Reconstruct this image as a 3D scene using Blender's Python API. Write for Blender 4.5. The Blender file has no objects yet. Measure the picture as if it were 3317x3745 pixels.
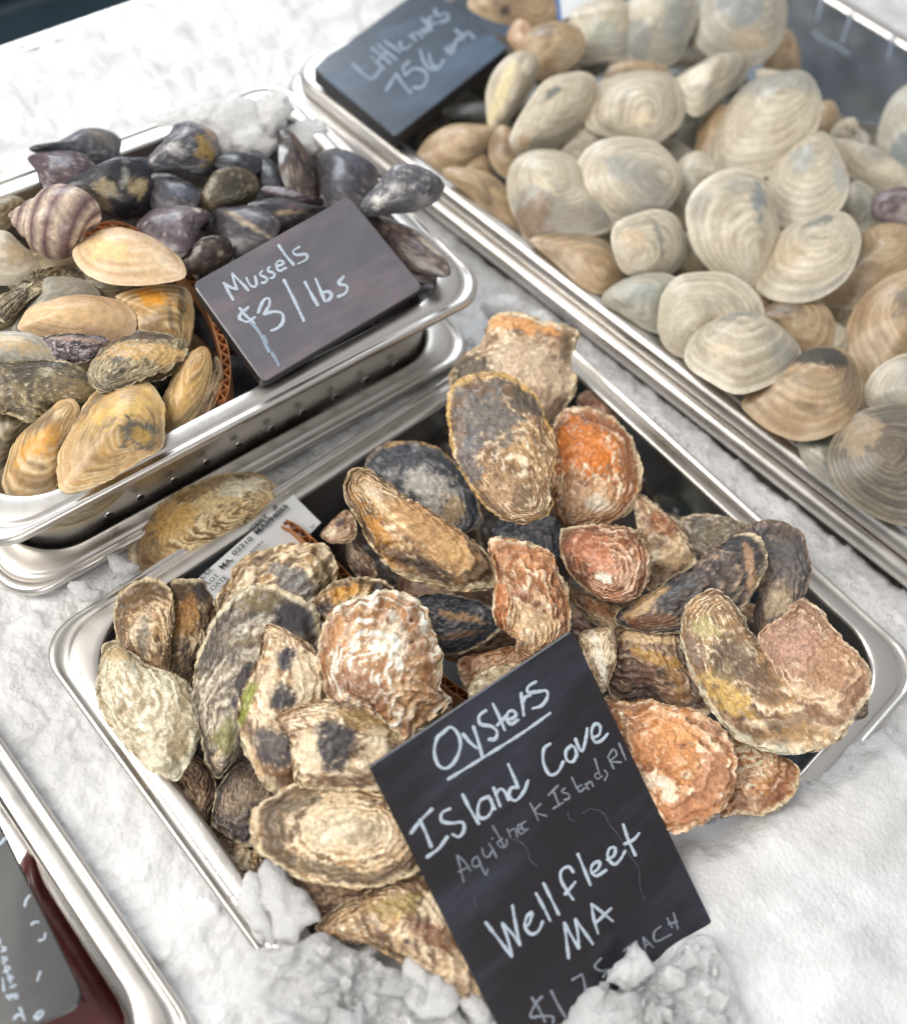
import bpy, math, random
import numpy as np
from mathutils import Vector, Matrix
sc = bpy.context.scene
COL = sc.collection
# ------------------------------------------------------------------ camera
CH = 0.42                                   # metres above the rim plane of the oyster pan
FPX = 3364.6                                # focal length in photograph pixels
CX, CY = 1658.5, 1872.5
_X = np.array([0.66321355, -0.68789718, 0.29486482]); _Y = np.array([0.73747902, 0.53350323, -0.41412439]); _Z = np.array([0.12756366, 0.49210952, 0.8611363])
ROT = np.array([_X, _Y, _Z])                # camera axes -> world axes
CAM = np.array([0.0, 0.0, CH])
cam = bpy.data.cameras.new('camera'); camo = bpy.data.objects.new('camera', cam); COL.objects.link(camo)
M = Matrix.Identity(4)
for r in range(3):
    for c in range(3): M[r][c] = float(ROT[r][c])
    M[r][3] = float(CAM[r])
camo.matrix_world = M
cam.sensor_fit = 'VERTICAL'; cam.sensor_height = 24.0; cam.lens = 24.0 * FPX / 3745.0
cam.clip_start = 0.01; cam.clip_end = 100
cam.dof.use_dof = True; cam.dof.focus_distance = 0.425; cam.dof.aperture_fstop = 2.7
sc.camera = camo
# ------------------------------------------------------------------ light
W = bpy.data.worlds.new('World'); sc.world = W; W.use_nodes = True
nt = W.node_tree; bg = nt.nodes['Background']
tc = nt.nodes.new('ShaderNodeTexCoord'); sx = nt.nodes.new('ShaderNodeSeparateXYZ'); rp = nt.nodes.new('ShaderNodeValToRGB')
mr = nt.nodes.new('ShaderNodeMapRange'); mr.inputs[1].default_value = -0.2; mr.inputs[2].default_value = 1.0
nt.links.new(tc.outputs['Generated'], sx.inputs[0]); nt.links.new(sx.outputs['Z'], mr.inputs[0]); nt.links.new(mr.outputs[0], rp.inputs[0])
cr = rp.color_ramp; cr.elements[0].color = (0.22, 0.22, 0.23, 1); cr.elements[1].color = (0.95, 0.93, 0.90, 1)
e = cr.elements.new(0.3); e.color = (0.48, 0.50, 0.53, 1)
e = cr.elements.new(0.62); e.color = (0.60, 0.61, 0.63, 1)
nt.links.new(rp.outputs[0], bg.inputs[0]); bg.inputs[1].default_value = 0.55
def area(name, loc, to, size, sizey, power, color):
    L = bpy.data.lights.new(name, 'AREA'); L.shape = 'RECTANGLE'; L.size = size; L.size_y = sizey; L.energy = power; L.color = color
    o = bpy.data.objects.new(name, L); COL.objects.link(o); o.location = loc
    o.rotation_euler = (Vector(to) - Vector(loc)).to_track_quat('-Z', 'Y').to_euler(); return o
area('case_lamp', (-0.75, -0.75, 1.25), (-0.15, 0.25, 0), 0.70, 1.3, 22, (1.0, 0.955, 0.89))
area('window_light', (-2.0, 0.9, 1.3), (-0.3, 0.3, 0), 1.1, 0.8, 22, (0.86, 0.93, 1.0))
area('shop_light', (1.7, -0.5, 0.75), (-0.2, 0.2, 0), 1.3, 0.7, 13, (1.0, 0.97, 0.93))
sc.view_settings.view_transform = 'Standard'; sc.view_settings.look = 'None'; sc.view_settings.exposure = 0.24
sc.cycles.use_denoising = True; sc.cycles.max_bounces = 8
# ------------------------------------------------------------------ photograph pixel -> ray -> point in the place
def rays(px):
    px = np.atleast_2d(np.array(px, float))
    d = np.stack([px[:, 0] - CX, -(px[:, 1] - CY), np.full(len(px), -FPX)], 1)
    return d @ ROT.T
def onz(px, z):
    d = rays(px); t = (z - CH) / d[:, 2]; return CAM + t[:, None] * d
def onplane(px, P0, n):
    d = rays(px); t = ((P0 - CAM) @ n) / (d @ n); return CAM + t[:, None] * d
def nrm(v): v = np.array(v, float); return v / np.linalg.norm(v)
# tiles: the photograph was read in enlarged crops (origin x, origin y, scale)
T = {'A': (0, 200, .9787), 'B': (1500, 0, 1.0039), 'C': (0, 1700, 1.0006), 'D': (1300, 1700, 1.1144), 'F': (0, 0, 1.8326),
     '1': (1330, 2280, .7072), '2': (1500, 2900, .6133), '3': (680, 700, .5083), '4': (1100, 0, .442), '5': (700, 1780, .3591), '6': (0, 2900, .4136)}
def px(tile, s):
    x0, y0, k = T[tile]
    if isinstance(s, str): v = [tuple(float(q) for q in w.split(',')) for w in s.split()]
    else: v = [s] if not isinstance(s[0], (tuple, list)) else s
    return np.array([(x0 + a * k, y0 + b * k) for a, b in v])
# ------------------------------------------------------------------ noise
def _h(ix, iy, iz, s):
    n = (ix * 374761393 + iy * 668265263 + iz * 2147483647 + s * 1274126177) & 0xFFFFFFFF
    n = ((n ^ (n >> 13)) * 1274126177) & 0xFFFFFFFF
    n = ((n ^ (n >> 16)) * 2246822519) & 0xFFFFFFFF
    return ((n ^ (n >> 15)) & 0xFFFFFF) / float(0xFFFFFF)
def vnoise(p, s=0):
    p = np.asarray(p, float); i = np.floor(p).astype(np.int64); f = p - i; f = f * f * (3 - 2 * f)
    r = 0
    for dx in (0, 1):
        wx = f[:, 0] if dx else 1 - f[:, 0]
        for dy in (0, 1):
            wy = f[:, 1] if dy else 1 - f[:, 1]
            for dz in (0, 1):
                wz = f[:, 2] if dz else 1 - f[:, 2]
                r = r + wx * wy * wz * _h(i[:, 0] + dx, i[:, 1] + dy, i[:, 2] + dz, s)
    return r
_RM = np.array([[0.36, 0.48, -0.8], [-0.8, 0.60, 0.0], [0.48, 0.64, 0.6]])
def fbm(p, f, o=4, s=0):
    p = np.asarray(p, float)
    if p.shape[1] == 2: p = np.column_stack([p, np.zeros(len(p))])
    a, t, r = 1.0, 0.0, 0
    p = p @ _RM
    for k in range(o):
        r = r + a * vnoise(p * f + 17.3 * k + s * 3.7, s + k); t += a; a *= 0.5; f *= 2.03; p = p @ _RM
    return r / t                                # 0..1, mean .5
def ss(a, b, x): t = np.clip((x - a) / (b - a), 0, 1); return t * t * (3 - 2 * t)
def lin(c):
    c = np.array(c, float) / 255.0
    return np.where(c <= 0.04045, c / 12.92, ((c + 0.055) / 1.055) ** 2.4)
def mixc(a, b, t): return a * (1 - t[:, None]) + b * t[:, None]
# ------------------------------------------------------------------ objects
def empty(name, loc, label, cat, group=None):
    o = bpy.data.objects.new(name, None); COL.objects.link(o); o.location = [float(v) for v in loc]; o.empty_display_size = 0.01
    o['label'] = label; o['category'] = cat
    if group: o['group'] = group
    return o
def tag(o, label=None, cat=None, group=None, kind=None):
    for k, v in (('label', label), ('category', cat), ('group', group), ('kind', kind)):
        if v: o[k] = v
    return o
def mesh(name, V, F, mat, parent=None, smooth=True, col=None, origin=None):
    V = np.asarray(V, float)
    if parent is not None: V = V - np.array(parent.location)
    elif origin is not None: V = V - np.asarray(origin)
    me = bpy.data.meshes.new(name)
    if isinstance(F, np.ndarray) and F.ndim == 2:
        n, k = F.shape
        me.vertices.add(len(V)); me.vertices.foreach_set('co', V.astype(np.float32).ravel())
        me.loops.add(n * k); me.loops.foreach_set('vertex_index', F.astype(np.int32).ravel())
        me.polygons.add(n); me.polygons.foreach_set('loop_start', np.arange(0, n * k, k, dtype=np.int32))
        me.update(calc_edges=True); me.validate()
    else:
        me.from_pydata([tuple(v) for v in V], [], [tuple(int(i) for i in f) for f in F]); me.update()
    if smooth: me.polygons.foreach_set('use_smooth', np.ones(len(me.polygons), bool))
    if col is not None:
        ca = me.color_attributes.new('Col', 'FLOAT_COLOR', 'POINT')
        ca.data.foreach_set('color', np.column_stack([col, np.ones(len(col))]).astype(np.float32).ravel())
    me.materials.append(mat)
    o = bpy.data.objects.new(name, me); COL.objects.link(o)
    if parent is not None: o.parent = parent
    elif origin is not None: o.location = [float(v) for v in origin]
    return o
def gridfaces(nr, nc, close=True):
    i = np.arange(nr - 1)[:, None]; j = np.arange(nc if close else nc - 1)[None, :]
    a = i * nc + j; b = i * nc + (j + 1) % nc; c = (i + 1) * nc + (j + 1) % nc; d = (i + 1) * nc + j
    return np.stack([a, b, c, d], -1).reshape(-1, 4)
# ------------------------------------------------------------------ materials
def material(name):
    m = bpy.data.materials.new(name); m.use_nodes = True
    return m, m.node_tree, m.node_tree.nodes['Principled BSDF']
def setp(b, **k):
    for n, v in k.items():
        b.inputs[n.replace('_', ' ')].default_value = v
def objcoord(t, scale=1.0):
    tc = t.nodes.new('ShaderNodeTexCoord'); return tc.outputs['Object']
def noise(t, scale, detail=4, rough=.6, src=None):
    n = t.nodes.new('ShaderNodeTexNoise'); n.inputs['Scale'].default_value = scale; n.inputs['Detail'].default_value = detail; n.inputs['Roughness'].default_value = rough
    t.links.new(src if src is not None else objcoord(t), n.inputs['Vector']); return n.outputs['Fac']
def maprange(t, src, a, b, c, d):
    m = t.nodes.new('ShaderNodeMapRange'); 
    for i, v in enumerate((a, b, c, d)): m.inputs[i + 1].default_value = v
    t.links.new(src, m.inputs[0]); return m.outputs[0]
def bump(t, b, src, strength, dist):
    n = t.nodes.new('ShaderNodeBump'); n.inputs['Strength'].default_value = strength; n.inputs['Distance'].default_value = dist
    t.links.new(src, n.inputs['Height']); t.links.new(n.outputs[0], b.inputs['Normal']); return n
def shellmat(name, rough, coat, bscale, bdist, mottle=.25):
    m, t, b = material(name)
    a = t.nodes.new('ShaderNodeAttribute'); a.attribute_name = 'Col'
    n1 = noise(t, bscale, 5, .7); n2 = noise(t, bscale * .3, 3, .6)
    mul = maprange(t, n1, .35, .65, 1 - mottle, 1 + mottle)
    n3 = noise(t, bscale * .42, 6, .72); m2 = t.nodes.new('ShaderNodeMath'); m2.operation = 'MULTIPLY'
    t.links.new(mul, m2.inputs[0]); t.links.new(maprange(t, n3, .38, .62, 1 - mottle * 1.1, 1 + mottle * .8), m2.inputs[1]); mul = m2.outputs[0]
    vm = t.nodes.new('ShaderNodeVectorMath'); vm.operation = 'SCALE'
    t.links.new(a.outputs['Color'], vm.inputs[0]); t.links.new(mul, vm.inputs['Scale']); t.links.new(vm.outputs[0], b.inputs['Base Color'])
    t.links.new(maprange(t, n2, .35, .65, rough - .12, rough + .15), b.inputs['Roughness'])
    setp(b, Coat_Weight=coat, Coat_Roughness=.18, Specular_IOR_Level=.45)
    bump(t, b, n1, .8, bdist); return m
M_OY = shellmat('oyster_shell', .46, .35, 1100, .0005, .26)
M_CL = shellmat('clam_shell', .44, .22, 500, .00018, .10)
M_MU = shellmat('mussel_shell', .34, .30, 500, .00025, .25)
def steel(name='stainless_steel', base=(.71, .68, .645), rough=.31):
    m, t, b = material(name); setp(b, Metallic=1.0, Base_Color=(*base, 1))
    n = noise(t, 60, 4, .6); t.links.new(maprange(t, n, .3, .7, rough - .06, rough + .09), b.inputs['Roughness'])
    return m
M_ST = steel()
M_STB = steel('blue_grey_steel', (.42, .48, .53), .34); M_STL = steel('pale_blue_steel', (.58, .64, .71), .40)  # basin steels tinted to carry the pans' shade and blue reflections
def icemat(name, trans, rough, bd, base=(.90, .92, .94)):
    m, t, b = material(name)
    setp(b, Base_Color=(*base, 1), Transmission_Weight=trans, IOR=1.31, Roughness=rough, Specular_IOR_Level=.6)
    tc = objcoord(t)
    n1 = noise(t, 260, 6, .75, tc)
    v = t.nodes.new('ShaderNodeTexVoronoi'); v.inputs['Scale'].default_value = 420; t.links.new(tc, v.inputs['Vector'])
    ad = t.nodes.new('ShaderNodeMath'); ad.operation = 'MULTIPLY_ADD'; ad.inputs[1].default_value = .5; t.links.new(v.outputs['Distance'], ad.inputs[0]); t.links.new(n1, ad.inputs[2])
    bn = bump(t, b, ad.outputs[0], .9, bd); t.links.new(bn.outputs[0], b.inputs['Coat Normal']); return m, t, b
M_ICE, _t, _b = icemat('crushed_ice', 0.0, .20, .0010)
setp(_b, Subsurface_Weight=.5, Subsurface_Scale=.006, Subsurface_Radius=(1, 1, 1), Coat_Weight=1.0, Coat_Roughness=.05)
_n = noise(_t, 34, 4, .6); _r = _t.nodes.new('ShaderNodeValToRGB'); _t.links.new(_n, _r.inputs[0])
_r.color_ramp.elements[0].position = .3; _r.color_ramp.elements[0].color = (.60, .60, .60, 1); _r.color_ramp.elements[1].position = .68; _r.color_ramp.elements[1].color = (.88, .88, .885, 1)
_t.links.new(_r.outputs[0], _b.inputs['Base Color'])
M_CHUNK, _t, _b = icemat('clear_ice', .18, .08, .0022, (.95, .95, .95)); setp(_b, Subsurface_Weight=.9, Subsurface_Scale=.010, Subsurface_Radius=(1, 1, 1)); _b.inputs['Coat Weight'].default_value = .8; _b.inputs['Coat Roughness'].default_value = .04
M_HEAP, _t, _b = icemat('melting_crushed_ice', .30, .12, .0020, (.93, .93, .93)); setp(_b, Subsurface_Weight=.8, Subsurface_Scale=.012, Subsurface_Radius=(1, 1, 1), Coat_Weight=.9, Coat_Roughness=.05)
M_GLASSICE, _t, _b = icemat('glassy_ice', .72, .05, .0005, (1.0, 1.0, 1.0)); setp(_b, Coat_Weight=.6, Coat_Roughness=.03)
M_DROP, _t, _b = material('water'); setp(_b, Base_Color=(1, 1, 1, 1), Transmission_Weight=1.0, IOR=1.33, Roughness=.02)
def plain(name, c, rough=.5, coat=0.0, nz=0.0, scale=200, metal=0):
    m, t, b = material(name); l = lin(c); setp(b, Base_Color=(*l, 1), Roughness=rough, Coat_Weight=coat, Metallic=metal)
    if nz:
        n = noise(t, scale, 4, .65); r = t.nodes.new('ShaderNodeValToRGB'); t.links.new(n, r.inputs[0])
        r.color_ramp.elements[0].position = .3; r.color_ramp.elements[1].position = .7
        r.color_ramp.elements[0].color = (*(l * (1 - nz)), 1); r.color_ramp.elements[1].color = (*(np.minimum(l * (1 + nz), 1)), 1)
        t.links.new(r.outputs[0], b.inputs['Base Color']); bump(t, b, n, .25, .0003)
    return m
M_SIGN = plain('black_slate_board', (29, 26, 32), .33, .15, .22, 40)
def painted_sheen(m, scale, hue, amt):                 # streaky reflected haze painted into the board's colour, roughness varied with it
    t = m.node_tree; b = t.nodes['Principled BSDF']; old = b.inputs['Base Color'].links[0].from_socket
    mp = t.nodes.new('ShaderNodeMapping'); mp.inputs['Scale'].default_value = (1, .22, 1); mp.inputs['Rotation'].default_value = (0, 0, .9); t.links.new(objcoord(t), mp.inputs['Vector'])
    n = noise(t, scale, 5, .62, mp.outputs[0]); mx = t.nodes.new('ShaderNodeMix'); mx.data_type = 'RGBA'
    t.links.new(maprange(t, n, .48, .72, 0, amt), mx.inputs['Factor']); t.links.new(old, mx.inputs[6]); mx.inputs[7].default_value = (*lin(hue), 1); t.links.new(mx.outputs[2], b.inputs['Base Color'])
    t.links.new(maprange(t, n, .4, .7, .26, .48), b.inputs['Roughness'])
M_SIGN2 = plain('grey_slate_board', (98, 96, 102), .40, .12, .12, 60)
M_SIGN3 = plain('blue_grey_slate_board', (66, 76, 90), .32, .2, .18, 30)
M_SIGN4 = plain('smoky_board', (30, 33, 36), .42, .1, .12, 30)
painted_sheen(M_SIGN, 45, (66, 74, 96), .38); painted_sheen(M_SIGN2, 40, (150, 128, 136), .5); painted_sheen(M_SIGN3, 40, (88, 116, 146), .5); painted_sheen(M_SIGN4, 40, (66, 70, 72), .4)
M_EDGE = plain('board_edge', (30, 29, 31), .5)
def chalk(name, c):
    m, t, b = material(name); l = lin(c); n = noise(t, 700, 3, .7); r = t.nodes.new('ShaderNodeValToRGB'); t.links.new(n, r.inputs[0])
    r.color_ramp.elements[0].position = .25; r.color_ramp.elements[0].color = (*(l * .62), 1); r.color_ramp.elements[1].position = .55; r.color_ramp.elements[1].color = (*l, 1)
    t.links.new(r.outputs[0], b.inputs['Base Color']); setp(b, Roughness=.75); return m
M_CHALK = chalk('chalk_marker', (182, 194, 208)); M_CHALKF = chalk('faded_chalk_marker', (128, 134, 146)); M_SMEAR = chalk('smeared_chalk', (140, 155, 172))
M_CARD = plain('cardboard', (186, 128, 84), .8, 0, .18, 150)
M_PAPER = plain('label_paper', (214, 216, 218), .55, 0, .03, 60)
M_INK = plain('black_ink', (58, 58, 62), .6)
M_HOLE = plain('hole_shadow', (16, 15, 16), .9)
M_DARK = plain('shaded_pan_basin', (44, 60, 70), .3, .3, .2, 8)  # shade inside the pan painted as a slate-blue basin colour
M_BLUE = plain('blue_print', (60, 110, 170), .5)
M_RED = plain('red_fillet', (84, 24, 28), .28, .6, .35, 40)
# ------------------------------------------------------------------ smooth closed outline
def catmull(P, n, closed=True):
    P = np.asarray(P, float); m = len(P)
    if not closed: P = np.vstack([2 * P[0] - P[1], P, 2 * P[-1] - P[-2]])
    out = []; seg = m if closed else m - 1
    for i in range(seg):
        a, b, c, d = (P[(i - 1) % m], P[i], P[(i + 1) % m], P[(i + 2) % m]) if closed else P[i:i + 4]
        t = np.linspace(0, 1, 24, endpoint=False)[:, None]
        out.append(.5 * ((2 * b) + (-a + c) * t + (2 * a - 5 * b + 4 * c - d) * t ** 2 + (-a + 3 * b - 3 * c + d) * t ** 3))
    if not closed: out.append(P[-2:-1])
    Q = np.vstack(out)
    R = np.vstack([Q, Q[:1]]) if closed else Q
    L = np.concatenate([[0], np.cumsum(np.linalg.norm(np.diff(R, axis=0), axis=1))])
    s = np.linspace(0, L[-1], n, endpoint=not closed)
    return np.column_stack([np.interp(s, L, R[:, k]) for k in range(R.shape[1])])
TOCAM0 = None
PAL = {   # light, mid, dark, stain  (sRGB)
 'cream': ((228, 220, 198), (206, 192, 160), (160, 142, 112), (120, 104, 84)),
 'tan': ((240, 222, 194), (194, 158, 114), (108, 82, 60), (66, 58, 54)),
 'grey': ((206, 196, 178), (156, 138, 114), (84, 74, 64), (52, 50, 52)),
 'ochre': ((236, 216, 184), (184, 146, 98), (98, 76, 54), (58, 52, 50)),
 'orange': ((248, 226, 198), (204, 148, 96), (138, 88, 54), (110, 62, 40)),
 'red': ((240, 210, 184), (174, 118, 78), (108, 68, 44), (96, 56, 44)),
 'ruffle': ((252, 244, 230), (222, 190, 150), (156, 110, 70), (104, 74, 60)),
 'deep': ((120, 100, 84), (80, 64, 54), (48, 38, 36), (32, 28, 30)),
 'brown': ((196, 168, 140), (132, 100, 76), (76, 56, 46), (48, 38, 36)),
 'navy': ((150, 146, 142), (84, 84, 92), (46, 50, 60), (30, 32, 42)),
 'smoke': ((176, 152, 128), (108, 96, 90), (62, 60, 62), (44, 44, 50)),
 'pink': ((234, 210, 184), (190, 154, 120), (140, 106, 82), (130, 98, 84)),
 'clam': ((226, 220, 204), (196, 187, 168), (150, 138, 118), (122, 132, 138)),
 'clamgrey': ((202, 200, 190), (176, 172, 158), (138, 136, 126), (100, 114, 122)),
 'clambrown': ((208, 188, 158), (178, 152, 120), (130, 106, 82), (92, 80, 70)),
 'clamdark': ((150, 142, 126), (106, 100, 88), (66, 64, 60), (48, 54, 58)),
 'peach': ((244, 222, 192), (232, 202, 164), (198, 158, 116), (170, 130, 100)),
 'gold': ((238, 218, 176), (198, 158, 98), (104, 78, 50), (66, 68, 72)),
 'olive': ((196, 182, 150), (134, 118, 88), (80, 72, 56), (50, 46, 42)),
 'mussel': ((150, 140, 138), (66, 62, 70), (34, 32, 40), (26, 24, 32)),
 'musselbrown': ((186, 168, 150), (94, 80, 76), (50, 42, 46), (34, 28, 34)),
 'musselgrey': ((206, 202, 200), (112, 112, 120), (62, 64, 74), (36, 38, 48)),
 'purple': ((200, 190, 190), (96, 76, 84), (54, 40, 48), (48, 32, 42)),
 'black': ((96, 94, 100), (48, 48, 56), (28, 28, 36), (20, 20, 28))}
for k in PAL: PAL[k] = [lin(c) for c in PAL[k]]
_seed = [11]
def valve(kind, Q, um, C, H, sgn, seed, pal, opt, nr, nc, pat):
    """one valve in the local plane: Q outline (2D, metres), um the umbo, H the bulge. returns points, faces, colours"""
    size = np.sqrt(abs(np.sum(Q[:, 0] * np.roll(Q[:, 1], -1) - np.roll(Q[:, 0], -1) * Q[:, 1]) / 2))
    rng = np.random.RandomState(seed)
    th = np.arange(nc) / nc * 2 * np.pi
    cs = np.column_stack([np.cos(th), np.sin(th)])
    oy = kind == 'oyster'
    rag = opt.get('rag', .045 if oy else .006)
    # ragged outline
    nrmv = np.roll(Q, -1, 0) - np.roll(Q, 1, 0); nrmv = np.column_stack([nrmv[:, 1], -nrmv[:, 0]]); nrmv /= np.linalg.norm(nrmv, axis=1)[:, None] + 1e-9
    if np.sum(nrmv * (Q - C)) < 0: nrmv = -nrmv
    rg = fbm(cs * 2.4, 1.0, 2, seed) * .4 + fbm(cs * 11, 1.0, 4, seed + 5) * .6 - .5
    Q = Q + nrmv * (rg * rag * 2.2 * size)[:, None]
    u = (np.arange(nr) / (nr - 1))
    g = (0.02 + 0.98 * u ** .85)[:, None] * np.ones((1, nc))
    lamN = opt.get('lam', 7 if oy else 14)
    P2 = um[None, None, :] + g[..., None] * (Q[None] - um[None, None, :])
    p = P2.reshape(-1, 2); gg = g.ravel(); tt = np.tile(th, nr); tcs = np.tile(cs, (nr, 1))
    # dome from the distance to the edge, measured about the centre of the outline
    k2 = {'oyster': .15, 'clam': .36, 'mussel': .30}[kind]; c2 = C * (1 - k2) + um * k2
    ang = np.arctan2(Q[:, 1] - c2[1], Q[:, 0] - c2[0]); rad = np.linalg.norm(Q - c2, axis=1)
    od = np.argsort(ang); a0 = ang[od]; r0 = rad[od]
    a0 = np.concatenate([a0 - 2 * np.pi, a0, a0 + 2 * np.pi]); r0 = np.tile(r0, 3)
    av = np.arctan2(p[:, 1] - c2[1], p[:, 0] - c2[0]); rv = np.interp(av, a0, r0)
    q = np.clip(np.linalg.norm(p - c2, axis=1) / rv, 0, 1)
    q = np.where(gg > .999, 1, q)
    if oy: h = (1 - q ** 2.2) ** .95
    elif kind == 'mussel': h = (1 - q ** 1.9) ** .80
    else: h = (1 - q ** 1.7) ** 1.0
    w = p / size
    if oy: h = h * (.72 + .56 * fbm(w * 1.6, 1.0, 3, seed + 9))
    z = H * h
    pp = np.column_stack([w, z / size])
    n1 = fbm(pp, 3.2, 4, seed + 1); n2 = fbm(pp, 11, 4, seed + 2); n3 = fbm(pp, 30, 3, seed + 3)
    ar = np.column_stack([tcs, gg])
    st = fbm(np.column_stack([tcs * 1.3, gg * lamN * 2.2 + (n1 - .5) * 2.2]), 1.0, 4, seed + 4)          # concentric streaks
    ra = fbm(np.column_stack([tcs * 9, gg * 1.6]), 1.0, 3, seed + 6)                                      # radial streaks
    s = gg * lamN + (n1 - .5) * (3.2 if oy else .35) + (n2 - .5) * (.9 if oy else .05)
    saw = s - np.floor(s)
    L, Mi, Dk, Sn = pal
    fl = fbm(np.column_stack([tcs * 2.6 + (n1[:, None] - .5) * 1.6, s * 2.3]), 1.0, 5, seed + 7)
    big = fbm(w * 1.9 + seed, 1.0, 3, seed + 13)
    if oy:
        amp = opt.get('amp', .0011); fr = opt.get('ruffle', .0)
        step = np.where(saw < .86, saw / .86, (1 - saw) / .14)
        z = z + amp * .75 * (step - .4) * (.4 + gg) * (.5 + 1.0 * ra) * ss(.35, .6, big + .15) + ((n2 - .5) * .0009 + (n3 - .5) * .0005 + (fl - .5) * .0013 * ss(.1, .4, gg)) * opt.get('rgh', 1.0)
        if fr: z = z + fr * np.sin(tt * opt.get('rk', 17) + 5 * n1) * ss(.25, .9, gg) * (.4 + step) 
        edge = ss(.86, 1, gg)
        z = z + edge * (fbm(np.column_stack([tcs * 6, gg * 0]), 1.0, 3, seed + 8) - .5) * .0060
        k = opt.get('dark', .5); li = opt.get('light', .5)
        c = np.ones((len(p), 1)) * Mi
        c = mixc(c, (L + Mi) * .5, ss(.48, .62, big) * .9); c = mixc(c, (Dk + Mi) * .45, ss(.47, .38, big) * .8)
        c = mixc(c, L, ss(.66 - li * .25, .76 - li * .25, .20 * st + .22 * step + .22 * n2 + .36 * fl) * .95)
        c = mixc(c, Dk, ss(.62 - k * .20, .70 - k * .20, .5 * n1 + .3 * st + .2 * n2) * .9)
        c = mixc(c, Dk * .8, ss(.45, .9, 1 - step) * .45 * ss(.42, .6, ra))
        c = mixc(c, Dk, ss(.48, .39, fl) * .75)
        c = mixc(c, Dk * .9, ss(.58, .66, n3) * ss(.45, .6, n1) * .7); c = mixc(c, L * 1.08, ss(.64, .70, n3) * .6)
        c = mixc(c, Sn, ss(.74 - k * .2, .80 - k * .2, .35 * n1 + .65 * n2) * .8)
        c = mixc(c, Dk, (ss(.72, .82, gg) * (1 - ss(.92, .97, gg)) * ss(.36, .52, n1)) * .75)
    else:
        amp = opt.get('amp', .00022) * .6
        ring = .5 - .5 * np.cos(2 * np.pi * saw)
        fine = .5 - .5 * np.cos(2 * np.pi * (gg * lamN * 3.1 + (n1 - .5) * .8))
        z = z + (amp * ring * ss(0, .3, gg) + amp * .35 * fine) * (1 - ss(.985, 1, gg)) + (n1 - .5) * .0010 * (1 - gg ** 8)
        k = opt.get('dark', .4 if kind == 'clam' else .8); li = opt.get('light', .5 if kind == 'clam' else .1)
        lf = .8 if kind == 'clam' else .18
        c = np.ones((len(p), 1)) * Mi
        c = mixc(c, L, ss(.42, .66, .5 * st + .3 * ring + .2 * n1) * lf)
        c = mixc(c, Dk, ss(.66 - k * .22, .84 - k * .22, .35 * n1 + .5 * st + .15 * n2) * .8)
        c = mixc(c, Dk * .9, (1 - fine) * .20 * np.ones(len(p))); c = mixc(c, Dk, ss(.56, .70, fbm(np.column_stack([tcs * .7, gg * lamN * 1.1]), 1.0, 3, seed + 15)) * .55 * (kind == 'clam'))
        if opt.get('stain', .5): c = mixc(c, Sn, ss(.60, .74, fbm(w * 1.3, 1.0, 2, seed + 12) + .12 * (st - .5)) * opt.get('stain', .5))
        if kind == 'clam': c = mixc(c, L * 1.06, ss(.94, .985, gg) * .7)
        if kind == 'mussel':
            c = mixc(c, L, ss(.58, .70, n2) * ss(.40, .7, ra) * opt.get('worn', .5)); c = mixc(c, L * 1.2, ss(.66, .72, n3) * .5)
    for (pc, rx, ry, a, colr, stg, rough) in pat:      # patches of shell colour, a few of them painted highlights
        d = p - pc; ca, sa = math.cos(a), math.sin(a)
        e = np.sqrt(((d[:, 0] * ca + d[:, 1] * sa) / rx) ** 2 + ((-d[:, 0] * sa + d[:, 1] * ca) / ry) ** 2)
        e = e + (n2 - .5) * 1.5 * rough + (n1 - .5) * .9 * rough + (n3 - .5) * 1.0 * rough
        c = mixc(c, colr * (.75 + .5 * n3)[:, None], (1 - ss(.66, 1.12, e)) * stg)
    if oy:
        c = 1.16 * np.clip(c, 0, 1) ** 1.10; lu = c @ np.array([.3, .55, .15]); c = c * 1.0
    if kind == 'mussel': c = c * .72
    if kind == 'clam': c = c * np.array([.90, .87, .83])
    if oy: c = mixc(c, lin(opt.get('rim', (226, 208, 172))), ss(.945, .978, gg + (n2 - .5) * .07) * (.25 + .7 * ss(.40, .58, n1)))
    P3 = np.column_stack([p, z * sgn])
    # centre point closes the umbo
    P3 = np.vstack([P3, [um[0], um[1], z[:nc].mean() * sgn]]); c = np.vstack([c, c[:nc].mean(0)])
    q4 = gridfaces(nr, nc); ce = len(P3) - 1
    j = np.arange(nc); tri = np.column_stack([np.full(nc, ce), (j + 1) % nc, j, j])
    F = [tuple(r) for r in tri[:, :3]]
    return P3, q4, tri[:, :3], np.clip(c, 0.004, .95)
def put(name, P3, q4, tri, c, mat, parent):
    V = P3 - np.array(parent.location)
    me = bpy.data.meshes.new(name); n4, n3 = len(q4), len(tri)
    me.vertices.add(len(V)); me.vertices.foreach_set('co', V.astype(np.float32).ravel())
    me.loops.add(n4 * 4 + n3 * 3); me.loops.foreach_set('vertex_index', np.concatenate([q4.ravel(), tri.ravel()]).astype(np.int32))
    me.polygons.add(n4 + n3); me.polygons.foreach_set('loop_start', np.concatenate([np.arange(n4) * 4, n4 * 4 + np.arange(n3) * 3]).astype(np.int32))
    me.update(calc_edges=True); me.polygons.foreach_set('use_smooth', np.ones(n4 + n3, bool))
    ca = me.color_attributes.new('Col', 'FLOAT_COLOR', 'POINT'); ca.data.foreach_set('color', np.column_stack([c, np.ones(len(c))]).astype(np.float32).ravel())
    me.materials.append(mat); o = bpy.data.objects.new(name, me); COL.objects.link(o); o.parent = parent; return o
RIGHT = ROT[:, 0]; UPV = ROT[:, 1]
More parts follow.
